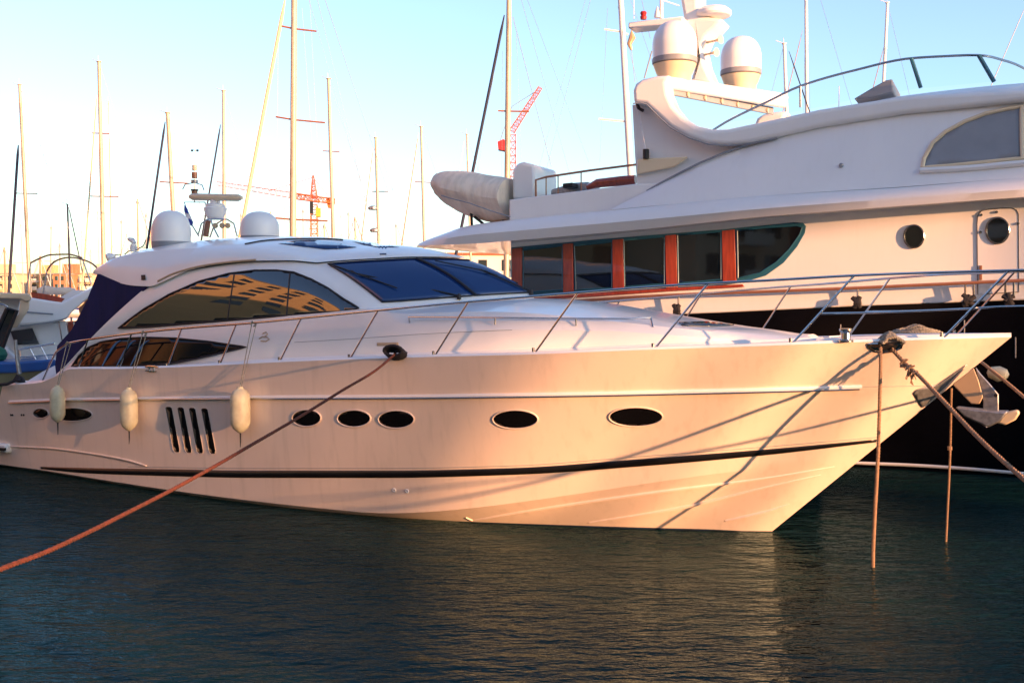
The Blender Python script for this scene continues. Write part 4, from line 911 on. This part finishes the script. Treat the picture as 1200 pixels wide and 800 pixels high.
# ------------------------------------------------------------------ sailing boats
IDX = [0]
def sailboat(top, bot, Y, wpx, label, stay=None, spreaders=(), m='alu', name='sailing_boat', radar=(), cover='flagb', extra=()):
    r = wpx / 2 * 1.2 * Y / F; a = atY(*top, Y); b_ = atY(*bot, Y); d = (a - b_); base = b_ + d * ((1.15 - b_.z) / d.z) if b_.z > 1.2 or True else b_
    loc = Vector((base.x, base.y, 0)); H = a.z; L = max(6.5, min(13, H * .62)); sg = -1 if (stay is None or stay[0][0] <= top[0] + 2) else 1
    root = thing(name, label, 'sailing boat', loc, 0, 'sailing boats moored in the marina')
    hb_ = MB(); rows = []
    for k in range(9):
        t = k / 8; x = (t - .45) * L; wd = L * .15 * (1 - max(0, (t - .45) / .55) ** 2.2) * (.75 + .25 * min(1, t * 3)); fz = 1.0 + .25 * t ** 2
        rows.append([Vector((loc.x + sg * x * (1.0 if kz > .2 else .93), Y + s_ * wd * ww, kz * fz)) for s_, ww, kz in ((-1, 0, 1.02), (-1, 1, 1), (-1, .98, .6), (-1, .8, 0), (-1, .1, -.4), (1, .8, 0), (1, .98, .6), (1, 1, 1), (1, 0, 1.02))])
    hb_.grid(rows); hb_.poly(rows[0])
    part('hull', hb_, random.choice((M['white2'], M['white'], M['bluehull'], M['white2'])), root)
    part('coachroof', MB().prism([Vector((loc.x + sg * x, Y - y, 1.0)) for x, y in ((-L * .15, L * .08), (L * .2, L * .06), (L * .2, -L * .06), (-L * .15, -L * .08))], [Vector((loc.x + sg * x, Y - y, 1.5)) for x, y in ((-L * .14, L * .07), (L * .14, L * .05), (L * .14, -L * .05), (-L * .14, -L * .07))]), M['white2'], root, bevel=.04)
    part('mast', MB().tube([base, base.lerp(a, .6), a], [r, r * .95, r * .8], 10).lathe(a, [(r * 1.2, 0), (r * 1.3, .04)], 8).tube([a + Vector((-.02, 0, 0)), a + Vector((-.04, 0, .35 * min(1, Y / 60)))], .012, 4).tube([a + Vector((-r, 0, .05)), a + Vector((-.35, 0, .15))], .014, 4), M[m], root)
    bx = Vector((loc.x - sg * .1, Y, 2.1)); part('boom', MB().tube([bx, bx - Vector((sg * L * .4, 0, 0))], .07, 8), M['alu'], root)
    part('sail_cover', MB().tube([bx + Vector((0, 0, .18)), bx - Vector((sg * L * .2, 0, -.22)), bx - Vector((sg * L * .39, 0, -.12))], [.2, .17, .1], 10), M[cover], root)
    for sx0, sx1, sy in spreaders:
        yl, yr = (sy if not isinstance(sy, tuple) else sy)[0:1] if False else ((sy, sy) if not isinstance(sy, tuple) else sy)
        c = base + d * ((atY(0, (yl + yr) / 2, Y).z - base.z) / d.z) if True else None
        px_, py_ = proj(c)
        part('spreader', MB().tube([atY(sx0, yl, Y), c], r * .22 + .008, 5).tube([c, atY(sx1, yr, Y)], r * .22 + .008, 5), M['brown'] if m == 'alu' else M['aluw'], root)
    wr = max(.008, .35 * Y / F)
    ch = Vector((loc.x, Y - L * .12, 1.1)); ch2 = Vector((loc.x, Y + L * .12, 1.1))
    st = MB(); st.tube([a, Vector((loc.x - sg * L * .44, Y, 1.1))], wr * .55, 4)
    for c_ in (ch, ch2): st.tube([a.lerp(base, .08), c_], wr * .45, 4)
    for q in extra: st.tube([atY(*q[0], Y), atY(*q[1], Y)], wr * (q[2] if len(q) > 2 else .5), 4)
    part('rigging', st, M['wire'], root)
    if stay:
        p0, p1, sw_, sm = stay; A_ = atY(*p0, Y); B_ = atY(*p1, Y)
        dd = B_ - A_; E_ = A_ + dd * ((1.2 - A_.z) / dd.z); rr_ = sw_ / 2 * Y / F
        part('furled_headsail', MB().tube([A_, A_.lerp(E_, .05), A_.lerp(E_, .9), E_], [rr_ * .4, rr_, rr_ * 1.1, rr_ * .5], 7), M[sm], root)
    for x, y in radar: part('mast_radar', MB().lathe(atY(x, y, Y), [(.2, 0), (.26, .05), (.26, .14), (.12, .22)], 16), M['galv'], root)
SB = [
 ((23, 100), (34, 320), 56, 3.6, 'sailing boat with leftmost tall leaning mast and navy furled headsail beside it', ((21.5, 170), (11, 330), 3.0, 'wirek'), ((18, 44, (226.5, 227)),)),
 ((116, 73), (121.5, 312), 52, 4.2, 'sailing boat with tallest mast on the left, small spreaders near its top', ((113.5, 112), (97, 330), 1.8, 'wirec'), ((108, 128, (156, 157)), (106, 139, (230, 230.5)))),
 ((127, 119), (131, 300), 88, 1.3, 'faint thin mast boat just right of the tallest left mast', None, ()),
 ((196.5, 133), (203.5, 260), 47, 4.6, 'sailing boat whose cream mast rises right behind the left radome', ((193.5, 143), (172, 292), 2.6, 'wirek'), ((187, 221, (213, 215)),)),
 ((262, 107), (262.5, 230), 50, 3.6, 'sailing boat with mast behind the radar scanner and dark furled headsail', ((258.5, 146), (245.5, 224), 2.0, 'wirek'), ()),
 ((345, -60), (343.2, 275), 40, 6.6, 'large sailing boat with thickest mast, two pairs of angled spreaders, above the hardtop', ((334, 0), (284, 262), 4.2, 'wirec'), ((330.5, 371, (31, 37)), (323, 381, (137, 144)), (322, 384, (255.5, 259)))),
 ((385, 93), (390.5, 276), 53, 3.8, 'sailing boat with mast just right of the thickest mast, one thin spreader', None, ((378, 398, (177, 178)),)),
 ((440.3, 162), (443.8, 283), 58, 3.2, 'sailing boat whose mast carries two small round radars', ((437.5, 173), (423, 284), 1.2, 'brown'), ((436, 455, (224.5, 224.5)),)),
 ((493.5, 149), (497, 276), 57, 3.0, 'sailing boat with mast nearest left of the tender and brown furled headsail', ((490.5, 156), (471, 285), 1.4, 'brown'), ((486, 505, (213, 214)),)),
 ((547, 158), (548.5, 205), 62, 2.2, 'sailing boat with short mast rising right behind the tender cover', ((544, 166), (527, 270), 1.2, 'wire'), ()),
 ((597, -50), (594.5, 200), 43, 6.0, 'tall sailing boat with cream mast and long black furled headsail over the tender', ((591, 18), (541, 265), 3.4, 'wirek'), ((583.5, 620, (130, 131)),)),
 ((725, -40), (738, 190), 36, 6.6, 'white masted sailing boat left of the radar arch with angled spreaders', None, ((708, 736, (34.5, 41)), (701.5, 737, (139.5, 146)))),
 ((79, 240), (82, 326), 60, 2.0, 'small boat with short black mast between the two tallest left masts', ((80.5, 243), (97, 320), 1.2, 'wirek'), ()),
 ((919, 52), (921.5, 128), 44, 3.8, 'sailing boat with grey mast capped by red and black instruments over the flybridge', ((924.5, 60), (947, 126), 1.4, 'wirek'), ()),
 ((944, -60), (945.5, 125), 46, 3.8, 'sailing boat with tall pale mast running out of the picture above the flybridge', ((940.5, 36), (925, 100), .9, 'brown'), ()),
 ((1040, 4), (1035.5, 95), 48, 3.4, 'sailing boat with mast behind the flybridge console, leaning slightly right', ((1036, 55), (1024, 100), .9, 'brown'), ()),
 ((1262, -60), (1212, 110), 50, 3.0, 'sailing boat beyond the right edge whose stays cross the top right corner', ((1205, 0), (1166, 90), .9, 'wire'), ()),
]
for k, s_ in enumerate(SB):
    top, bot, Y, wpx, lab, stay, spr = s_
    mm = 'aluw' if k in (11, 13, 14, 15) else 'alu'
    if k == 12: mm = 'wirek'
    ex = {5: [((363, 0), (376, 250)), ((372, 0), (440, 285), .6), ((381, 0), (455, 225), .8), ((354, 10), (370, 230)), ((326, 40), (324, 255))], 10: [((601, 20), (646, 195), .9), ((618, 0), (690, 190)), ((588, 30), (560, 200)), ((589, 60), (588, 220)), ((605, 40), (611, 190))],
          11: [((692, 0), (640, 200), .6), ((686, 0), (632, 195), .5), ((712, 10), (703, 190)), ((724, 8), (748, 100)), ((752, 0), (762, 45), .8), ((764, 60), (755, 92), 2.2)]}.get(k, [])
    sailboat(top, bot, Y, wpx, lab, stay, spr, mm, radar={7: [(437, 246), (439, 272)]}.get(k, ()), extra=ex, cover=random.choice(['flagb', 'flagw', 'cream']))
far = [(24, 262, 29), (60, 264, 58), (47, 300, 47), (96, 270, 95), (142, 257, 142), (161, 233, 163), (114, 247, 118), (171, 250, 172), (176, 268, 176), (150, 290, 150), (70, 285, 70), (317, 248, 318), (333, 242, 336), (355, 245, 356), (380, 262, 381), (399, 252, 401), (408, 248, 411), (416, 254, 418), (421, 262, 420), (464, 262, 466), (300, 255, 301), (240, 262, 240), (282, 250, 283), (5, 290, 7), (106, 292, 107), (188, 262, 189)]
FARL = ['just left of the leftmost leaning mast', 'right of the leftmost mast, level with the bimini hoops', 'between the leftmost leaning mast and bimini hoops', 'close left of the tallest left mast', 'right of the tallest left mast, short', 'reaching highest between tallest left mast and left radome', 'crossing the base of the tallest left mast', 'just left of the mast behind the left radome', 'rising directly left of the left radome', 'very low, over the hardtop aft corner', 'rising through the bimini hoops', 'just right of the right radome', 'left of the thickest mast, above the hardtop', 'just right of the thickest mast', 'beside the crane tower foot', 'right of the crane counterweight', 'between crane and twin radar mast, nearer the crane', 'just left of the twin radar mast', 'lowest one left of the twin radar mast', 'crossing the brown furled sail near the tender', 'just left of the right radome', 'directly behind the radar pedestal', 'left of the right radome, behind the horizontal jib', 'at the extreme left picture edge', 'above the navy canvas, low', 'against the right side of the left radome']
for i, (xt, yt, xb) in enumerate(far):
    Y = 95 + (i * 37) % 60; a = atY(xt, yt, Y); base = atY(xb, 340, Y); base.z = 1.0; H = a.z
    lab = 'distant boat with thin mast ' + FARL[i]
    root = thing('distant_sailing_boat', lab, 'sailing boat', (base.x, base.y, 0), 0, 'distant sailing boats')
    L = H * .6; rows = []
    for k in range(7):
        t = k / 6; wd = L * .15 * (1 - max(0, (t - .4) / .6) ** 2); rows.append([Vector((base.x + (t - .5) * L, Y + s2 * wd * ww, z)) for s2, ww, z in ((-1, 0, 1.1), (-1, 1, 1.05), (-1, .8, -.1), (1, .8, -.1), (1, 1, 1.05), (1, 0, 1.1))])
    h_ = MB().grid(rows); h_.poly(rows[0]); part('hull', h_, M['white2'], root)
    r = (.5 + .35 * ((i * 7) % 3)) * Y / F
    part('mast', MB().tube([base, a], [r, r * .8], 6), M[['alu', 'grey', 'brown'][i % 3]], root)
    part('rigging', MB().tube([a, Vector((base.x - L * .48, Y, 1.1))], r * .3, 4).tube([a, Vector((base.x + L * .48, Y, 1.1))], r * .45, 4).tube([base.lerp(a, .6) - Vector((.8, 0, 0)), base.lerp(a, .6) + Vector((.8, 0, 0))], r * .4, 4), M['wire'], root)
# ------------------------------------------------------------------ white cruiser and blue boat at the left edge
def wp(px, py, Y): return atY(px, py, Y)
def slabY(pts, Y, d): A = [wp(x, y, Y) for x, y in pts]; sl_ = (max(-20, sum(p[0] for p in pts) / len(pts)) - CX) / F; return MB().prism(A, [a + Vector((d * sl_, d, 0)) for a in A])
cz = thing('white_cruiser', 'white flybridge cruiser with swept arch and orange cabin windows behind the blue boat', 'motor cruiser', (wp(60, 430, 24).x, 24, 0), 0)
part('hull', slabY([(-200, 418), (118, 422), (118, 560), (-170, 560)], 24, 4).box((wp(60, 430, 24).x, 26, .2), (3, 3.8, 1)), M['white2'], cz, bevel=.05)
part('cabin_side', slabY([(-60, 372), (38, 372), (64, 378), (78, 376), (84, 424), (-60, 424)], 24.3, 3.2), M['white2'], cz, bevel=.03)
part('flybridge', slabY([(-60, 352), (30, 349), (38, 349), (72, 354.5), (108, 337), (119, 331), (122, 336), (103, 350), (84, 366), (78, 374), (62, 378), (18, 382), (-60, 386)], 24.0, 3.6), M['white2'], cz, bevel=.06, seg=3)
part('arch_panel', slabY([(92, 361), (103, 350.5), (112, 351), (106, 365), (93, 367)], 24.1, .3), M['brown'], cz)
part('saloon_door', slabY([(66, 378), (112, 374), (112, 424), (66, 424)], 24.9, .4), M['wood'], cz)
for x in (69, 78, 86): part('grab_rail', MB().tube([wp(x, 377, 24.2), wp(x + 4, 400, 24.2)], .015, 6), M['steel'], cz)
g_ = part('cabin_window', slabY([(12, 388), (38, 384.5), (46, 403), (18, 404)], 24.25, .1), M['bglass'], cz)
part('trim_line', MB().tube([wp(26, 365, 23.97), wp(62, 368, 23.97)], .015, 5).tube([wp(24, 382, 23.97), wp(62, 377, 23.97), wp(78, 373, 23.97)], .012, 5), M['grey'], cz)
part('coaming', slabY([(64, 352), (85, 340), (100, 340), (75, 354.5)], 25.2, 1.0), M['white2'], cz)
part('folded_cover', MB().tube([wp(44, 341, 25.5), wp(52, 339.5, 25.5), wp(66, 341, 25.5), wp(80, 341, 25.5), wp(88, 340, 25.5)], [.05, .11, .09, .1, .04], 10), M['cover'], cz)
part('teak_panel', slabY([(36, 342.5), (50, 344), (66, 347), (76, 350), (72, 354), (38, 350)], 24.6, .4), M['wood'], cz)
bi = thing('bimini_frame', 'two curved tube hoops of a folded bimini above the white cruiser', 'canopy frame', wp(70, 340, 25.2), 0)
for P in (((36, 308), (46, 303), (60, 298.5), (80, 298), (96, 302)), ((55, 318), (59, 311), (68, 304.5), (82, 301.5), (98, 304.5), (112, 312), (115, 317)),):
    part('hoop', MB().tube(resample([wp(x, y, 25.2) for x, y in P] , 16), .022, 6), M['brown'], bi)
part('strut', MB().tube([wp(36, 308, 25.2), wp(30, 345, 25.2)], .016, 6).tube([wp(55, 318, 25.2), wp(50, 345, 25.2)], .016, 6).tube([wp(96, 302, 25.2), wp(107, 333, 25.2)], .016, 6).tube([wp(115, 317, 25.2), wp(113, 335, 25.2)], .016, 6), M['galv'], bi)
# near left: cream hardtop edge with dark windscreen
hc = thing('cream_hardtop_boat', 'motor boat at the left edge with cream roof edge and dark slanted windscreen', 'motor boat', (wp(0, 430, 21).x, 21, 0), 0)
part('roof', slabY([(-150, 340), (-40, 341), (20, 343.5), (33, 344), (37.5, 347.5), (36, 352), (30, 354), (24, 350.5), (-150, 348)], 21, 2.6), M['cream'], hc, bevel=.03, seg=3)
part('pillar', slabY([(24, 350), (35, 352), (34, 362), (20, 384), (9, 384), (22, 368)], 21.05, .25), M['cream'], hc, bevel=.02)
part('cabin_side', slabY([(-150, 349), (24, 350), (20, 368), (8, 384), (-2, 410), (-150, 415)], 21.4, 2.0), M['white2'], hc, bevel=.02)
part('hull', slabY([(-170, 408), (8, 408), (22, 420), (26, 440), (14, 570), (-150, 570)], 21.2, 2.6), M['white2'], hc, bevel=.05)
ws_ = part('windscreen', slabY([(7, 361.5), (20, 364), (2, 411), (-10, 411), (-6, 395)], 20.9, .05), M['bglass'], hc)
rim = [wp(x, y, 20.88) for x, y in ((8, 361.5), (20, 364), (10, 389), (2, 411), (-10, 411), (-6, 393), (8, 361.5))]; part('frame', MB().tube(rim, .035, 6), M['blackrub'], ws_)
part('grab_rail', MB().tube([wp(-10, 356, 20.9), wp(4, 356.5, 20.9), (wp(9, 359, 20.9)), wp(9, 363, 20.9)], .014, 6), M['steel'], hc)
gt = thing('green_fender', 'round green fender at the left edge above the blue deck', 'fender', wp(0, 424, 20.6), 0)
part('body', MB().lathe(wp(-1, 424, 20.5), [(.02, 0), (.12, .05), (.155, .14), (.12, .24), (.02, .3)], 20), M['green'], gt)
bl = thing('blue_boat', 'moored boat with bright blue gunwale and olive hull at the left edge', 'boat', (wp(20, 450, 20).x, 20, 0), 0)
part('hull', slabY([(-180, 438), (66, 432), (70, 436), (64, 570), (-150, 570)], 20.05, 1.0), M['olive'], bl, bevel=.05)
part('gunwale', slabY([(-180, 426), (20, 424), (64, 420.5), (68, 424), (66, 433), (20, 437), (-180, 441)], 20.0, 1.1), M['bluehull'], bl, bevel=.04, seg=3)
rr2 = MB(); rr2.tube([wp(23, 422, 20.1), wp(22.5, 410, 20.1), wp(30, 408, 20.1), wp(64, 402.5, 20.1)], .022, 6).tube([wp(23, 418.5, 20.1), wp(64, 415.5, 20.1)], .014, 6)
for x in (36, 50): rr2.tube([wp(x + 6, 421, 20.1), wp(x - 2, 406, 20.1)], .012, 6)
part('rail', rr2, M['steel'], bl)
part('stern_pole', MB().tube([wp(18, 398, 19.6), wp(20, 420, 19.6), wp(23, 438, 19.6)], [.03, .035, .045], 8), M['galv'], bl)
bo = thing('stern_rope_heap', 'black rope heap on the cleat at the stern of the front yacht', 'rope', YF.P(23, 446, -2.15), 0)
bm3 = MB()
for k in range(5): bm3.tube([YF.P(16 + k * 1.5, 447, -2.2) , YF.P(20 + k, 440 + k, -2.15), YF.P(26, 443 + k, -2.1), YF.P(28 - k, 448, -2.15)], .03, 6)
bm3.tube([YF.P(18, 446, -2.2), YF.P(8, 450, -2.3), YF.P(-4, 451, -2.3)], .03, 6); part('rope', bm3, M['ropek'], bo)
# ------------------------------------------------------------------ tower cranes
def lattice(a, b, w0, w1, n, r, m, up=Vector((0, 0, 1))):
    mb = MB(); d = (b - a).normalized(); s_ = d.cross(up).normalized(); t_ = s_.cross(d).normalized(); pv = None
    for i in range(n + 1):
        k = i / n; c = a.lerp(b, k); ww = w0 + (w1 - w0) * k; q = [c + s_ * ww * x + t_ * ww * y for x, y in ((-.5, -.5), (.5, -.5), (.5, .5), (-.5, .5))]
        for j in range(4): mb.tube([q[j], q[(j + 1) % 4]], r * .6, 4, False)
        if pv:
            for j in range(4): mb.tube([pv[j], q[j]], r, 4, False); mb.tube([pv[j], q[(j + 1) % 4]] if i % 2 else [pv[(j + 1) % 4], q[j]], r * .6, 4, False)
        pv = q
    return mb
CY1 = 260.; k1 = CY1 / F
c1 = thing('tower_crane', 'orange tower crane with long horizontal red and white jib behind the masts', 'crane', (atY(368, 300, CY1).x, CY1, 0), 0)
tb = atY(368, 240, CY1)
part('tower', lattice(Vector((tb.x, CY1, 0)), Vector((tb.x, CY1, tb.z)), 1.6, 1.6, 22, .10, 0, Vector((0, 1, 0))), M['crane'], c1)
part('jib', lattice(atY(374, 234, CY1), atY(254, 215, CY1), 1.5, .9, 34, .055, 0), M['craner'], c1)
part('counter_jib', lattice(atY(348, 230.5, CY1), atY(392, 236, CY1), 1.2, 1.2, 10, .13, 0), M['crane'], c1)
part('counterweight', slabY([(382, 232), (392, 233), (392, 240), (388, 244), (384, 243)], CY1, 1.5), M['crane'], c1)
part('tower_head', lattice(atY(368, 232, CY1), atY(367, 206, CY1), 1.5, .3, 6, .12, 0, Vector((0, 1, 0))), M['craner'], c1)
part('cab', slabY([(370, 243), (376, 244), (376, 254), (370, 254)], CY1 - 1, 2), M['craney'], c1)
part('slewing_unit', slabY([(363, 236), (367, 236), (367, 250), (363, 250)], CY1 - 1, 1.5), M['blackrub'], c1)
part('tie_bar', MB().tube([atY(367, 208, CY1), atY(315, 224, CY1)], .07, 4).tube([atY(367, 208, CY1), atY(389, 235, CY1)], .07, 4), M['craner'], c1)
CY2 = 200.
c2 = thing('luffing_crane', 'red crane with steeply raised white panelled jib behind the tall right mast', 'crane', (atY(601, 300, CY2).x, CY2, 0), 0)
part('tower', lattice(Vector((atY(601, 200, CY2).x, CY2, 0)), atY(601, 158, CY2), 1.1, 1.1, 26, .09, 0, Vector((0, 1, 0))), M['craner'], c2)
part('jib', lattice(atY(600, 154, CY2), atY(633, 103, CY2), 1.0, .7, 16, .07, 0), M['craner'], c2)
part('machinery', slabY([(583, 166), (590, 163), (594, 166), (594, 177), (584, 175)], CY2, 2), M['red'], c2)
part('tie_bar', MB().tube([atY(630, 106, CY2), atY(600, 125, CY2), atY(586, 165, CY2)], .06, 4), M['wire'], c2)
# ------------------------------------------------------------------ buildings
wmesh = {}
def building(cx, cy, yaw, wd, dp, ht_, fl, bays, wall_, label, group=None, roof='conc', balc=True, base=1.2, name='apartment_building'):
    b = thing(name, label, 'building', (cx, cy, base), yaw, group)
    R = lambda x, y, z: Vector((cx, cy, base)) + Vector((math.cos(yaw) * x - math.sin(yaw) * y, math.sin(yaw) * x + math.cos(yaw) * y, z))
    part('wall', MB().box(R(0, 0, ht_ / 2), (wd, dp, ht_), yaw), M[wall_], b)
    part('roof', MB().box(R(0, 0, ht_ + .15), (wd + .5, dp + .5, .3), yaw), M[roof], b)
    part('stair_tower', MB().box(R(wd * .2, 0, ht_ + 1.5), (3.2, 3, 2.4), yaw), M[wall_], b)
    fh = ht_ / fl; bw_ = wd / bays; me = me2 = None
    for i in range(fl):
        for j in range(bays):
            x = -wd / 2 + (j + .5) * bw_; z = i * fh + fh * .5
            kind = (j + i * 0) % 3
            mb = MB().box(R(x, -dp / 2 - .01, z), (bw_ * (.62 if kind == 1 else .36), .12, fh * .55), yaw)
            o = part('window', mb, M['winB'], b)
            if balc and kind == 1 and i > 0:
                z0 = i * fh + .1; q = MB().box(R(x, -dp / 2 - .75, z0), (bw_ * .94, 1.5, .18), yaw)
                q.box(R(x, -dp / 2 - 1.45, z0 + .5), (bw_ * .94, .08, .8), yaw); part('balcony', q, M['wallD' if j % 2 else wall_], b)
            elif kind == 0: part('shutter', MB().box(R(x + bw_ * .27, -dp / 2 - .05, z), (bw_ * .15, .08, fh * .55), yaw), M['shutter'], b)
    return b
# far shore row
xs = [(-150, -60, 'wallA', 15), (-58, 20, 'wallB', 22), (22, 60, 'wallA', 21), (62, 78, 'wallC', 22), (80, 128, 'wallB', 22), (130, 230, 'wallA', 17), (232, 330, 'wallB', 15), (335, 420, 'wallA', 14), (424, 500, 'wallD', 14), (930, 1060, 'wallA', 14), (1066, 1200, 'wallB', 16)]
for i, (a, b, wl_, hpx) in enumerate(xs):
    Y = 262 + (i % 3) * 8; x0 = (a - 600) / F * Y; x1 = (b - 600) / F * Y; hh = (hpx + 15) * Y / F
    near_ = ['beyond the left edge', 'at the left edge, ochre windows, behind the leaning mast', 'behind the left masts, narrow and yellow', 'terracotta block between the pale ones behind the bimini hoops', 'just left of the navy canvas, sand coloured', 'hidden low behind the front yacht radomes', 'low behind the radar scanner', 'low behind the crane tower', 'pale block low behind the roof of the front yacht', 'behind the large yacht flybridge', 'behind the right end of the large yacht'][i]
    building((x0 + x1) / 2, Y + 6, 0, x1 - x0 - .5, 12, hh, 4 if i in (1, 2, 3, 4) else 3, max(2, int((x1 - x0) / 2.6)), wl_, 'far shore building ' + near_, 'buildings on the far shore', balc=(i in (1, 2, 4)))
building(atY(565, 320, 125).x, 133, 0, 14, 10, 7.2, 3, 5, 'wallD', 'pale quay building seen through the gap under the large yacht overhang', None, base=1.0, roof='roof')
mb = MB(); mb.box((atY(565, 320, 125).x, 133, .0), (40, 30, 2.0)); o = part('marina_pier', mb, M['conc']); o['kind'] = 'structure'
# small boats seen in the gap
for i, (px, py, wl_, lb) in enumerate(((556, 316, 3.5, 'small white dinghy in the gap left of the red pillar'), (580, 325, 4.0, 'white day boat with slanted bow just left of the red window pillar'))):
    Y = 48 + i * 5; c = atY(px, py, Y); zt_ = atY(px, (326, 318)[i], Y).z; r0 = thing('day_boat', lb, 'boat', (c.x, Y, 0), 0)
    rows = []
    for k in range(8):
        t = k / 7; wd = .9 * (1 - max(0, (t - .4) / .6) ** 2); rows.append([Vector((c.x + (t - .5) * wl_ * 1.6, Y + s2 * wd * ww, z + .5 * t * t * (z > 0))) for s2, ww, z in ((-1, 0, 1.5), (-1, 1, 1.5), (-1, .8, -.1), (1, .8, -.1), (1, 1, 1.5), (1, 0, 1.5))])
    h_ = MB().grid(rows); h_.poly(rows[0]); part('hull', h_, M['white2'], r0)
    part('wheelhouse', MB().prism([Vector((c.x + x, Y - .6, z)) for x, z in ((-1.6, 1.5), (1.0, 1.5), (.3, zt_), (-1.2, zt_))], [Vector((c.x + x, Y + .6, z)) for x, z in ((-1.6, 1.5), (1.0, 1.5), (.3, zt_), (-1.2, zt_))]), M['white2'], r0, bevel=.04)
    part('window', MB().box((c.x - .4, Y - .61, (1.5 + zt_) / 2 + .1), (1.1, .05, (zt_ - 1.5) * .4)), M['bglass'], r0)
# buildings along the side quay and behind the viewer: they light and mirror in the hulls
for i, (cy, h, wl_, wd, xo) in enumerate(((130, 20, 'wallA', 34, -98), (88, 27, 'wallC', 30, -78), (52, 33, 'wallC', 34, -58), (22, 24, 'wallC', 14, -50), (-34, 18, 'wallB', 12, -44), (-60, 24, 'wallC', 28, -46))):
    building(xo, cy, PI / 2, wd, 14, h, int(h / 3), int(wd / 3.2), wl_, ['six storey ochre block furthest along the side quay', 'tall terracotta block on the side quay', 'wide terracotta block in the middle of the side quay', 'narrow terracotta block by the quay corner', 'low terracotta block behind the quay corner', 'sand block furthest back behind the quay'][i], 'buildings on the side quay', base=1.2)
for i, (cx, cy, h, wl_, wd) in enumerate(((-24, -46, 21, 'wallA', 20), (2, -46, 24, 'wallB', 26), (34, -50, 12, 'wallD', 24))):
    building(cx, cy, PI, wd, 12, h, int(h / 3), int(wd / 3.4), wl_, ['ochre block behind the viewer, left', 'tall sand block behind the viewer', 'low pale block behind the viewer, right'][i], 'buildings behind the quay', base=1.2)

# office block with bronze glass
ob = thing('office_block', 'ochre office block with bronze mirror glass bands beside the quay corner', 'building', (-44, -7, 1.2), PI / 2)
part('wall', MB().box((-51, -7, 16), (42, 14, 29.6), PI / 2), M['wallA'], ob)
part('roof', MB().box((-51, -7, 31), (42.6, 14.6, .4), PI / 2), M['conc'], ob)
rnd = random.Random(5); y = -27.0
while y < 13:
    ww = rnd.choice((1.4, 2.2, 3.0)); zz = [(4.6, 7.2), (7.8, 10.2), (10.6, 11.8)]
    for (z0, z1) in zz:
        if rnd.random() < .85: 
            w_ = part('window', MB().box((-43.98, y + ww / 2, (z0 + z1) / 2), (ww, .14, z1 - z0), PI / 2), M['mirror'], ob)
    y += ww + rnd.choice((1.8, 3.0, 4.2))
for k in range(6):
    for j in range(12):
        part('upper_window', MB().box((-43.98, -26 + j * 3.4, 14 + k * 2.9), (1.6, .12, 1.7), PI / 2), M['winB'], ob)

# unseen house blocks added behind the viewer; sun passes only through their gaps
dh = Vector((math.cos(SUN_AZ), math.sin(SUN_AZ), 0)); ph = Vector((-dh.y, dh.x, 0)); yw = math.atan2(ph.y, ph.x)
for i, (s0, s1, hh, T, wl_, lb) in enumerate(((5.2, 8.35, 11.6, 45, 'wallB', 'unseen narrow sand coloured house block added to shade the boats'), (8.6, 9.05, 11.4, 45.4, 'wallD', 'added sun shading slim white pier of the quay gallery nearest the narrow house'), (9.3, 9.75, 11.4, 45.2, 'wallB', 'added sun shading slim sand pier of the quay gallery, second from the narrow house'), (13.9, 16.4, 11.7, 45, 'wallA', 'unseen ochre house block added to shade the boats, right of the wide gap'), (18.5, 27, 11.9, 45.6, 'wallB', 'unseen long sand coloured house block added as sun blocker at the far right'))):
    c = ph * ((s0 + s1) / 2) + dh * T; wd = s1 - s0
    b = thing('sun_block_house', lb, 'building', (c.x, c.y, 1.2), yw, 'unseen sun blockers behind the viewer')
    part('wall', MB().box((c.x, c.y, 1.2 + hh / 2), (wd, 4, hh), yw), M[wl_], b)
    part('roof', MB().box((c.x, c.y, 1.2 + hh + .1), (wd + .06, 4.06, .2), yw), M['roof'], b)
    for f_ in range(3):
        for j in range(max(1, int(wd / 1.4))):
            q = c + ph * (-wd / 2 + (j + .5) * wd / max(1, int(wd / 1.4))) - dh * 2.01
            part('window', MB().box((q.x, q.y, 3.2 + f_ * 3.4), (.45, .08, 1.3), yw), M['winB'], b)

gy = thing('shade_gallery', 'unseen long gallery added over the gaps to shade the upper decks', 'gallery', tuple((ph * 12 + dh * 45)[:2]) + (1.2,), yw)  # unseen, added to keep sun off the upper decks but on the hull
for s0, s1, z0, z1 in ((8.2, 14.0, 9.35, 12.9), (16.2, 18.7, 11.1, 13.0)):
    c = ph * ((s0 + s1) / 2) + dh * 45; part('shade_span', MB().box((c.x, c.y, (z0 + z1) / 2), (s1 - s0, 3.0, z1 - z0), yw), M['wallD'], gy)
for s0, s1 in ((10.85, 11.05), (11.85, 12.1), (12.95, 13.1)):  # slim posts added to mottle the sun on the bow
    c = ph * ((s0 + s1) / 2) + dh * 45; part('blocker', MB().box((c.x, c.y, 5.3), (s1 - s0, .6, 8.2), yw), M['wallD'], gy)

for x_, lb in ((5.6, 'black iron bollard on the quay holding the thick bow line'), (7.4, 'black iron bollard on the quay holding the far bow rope')):
    b_ = thing('bollard', lb, 'bollard', (x_, .5, 1.2), 0); part('post', MB().lathe((x_, .5, 1.2), [(.16, 0), (.15, .04), (.1, .08), (.1, .3), (.16, .34), (.16, .4), (.06, .44)], 20), M['blackrub'], b_)
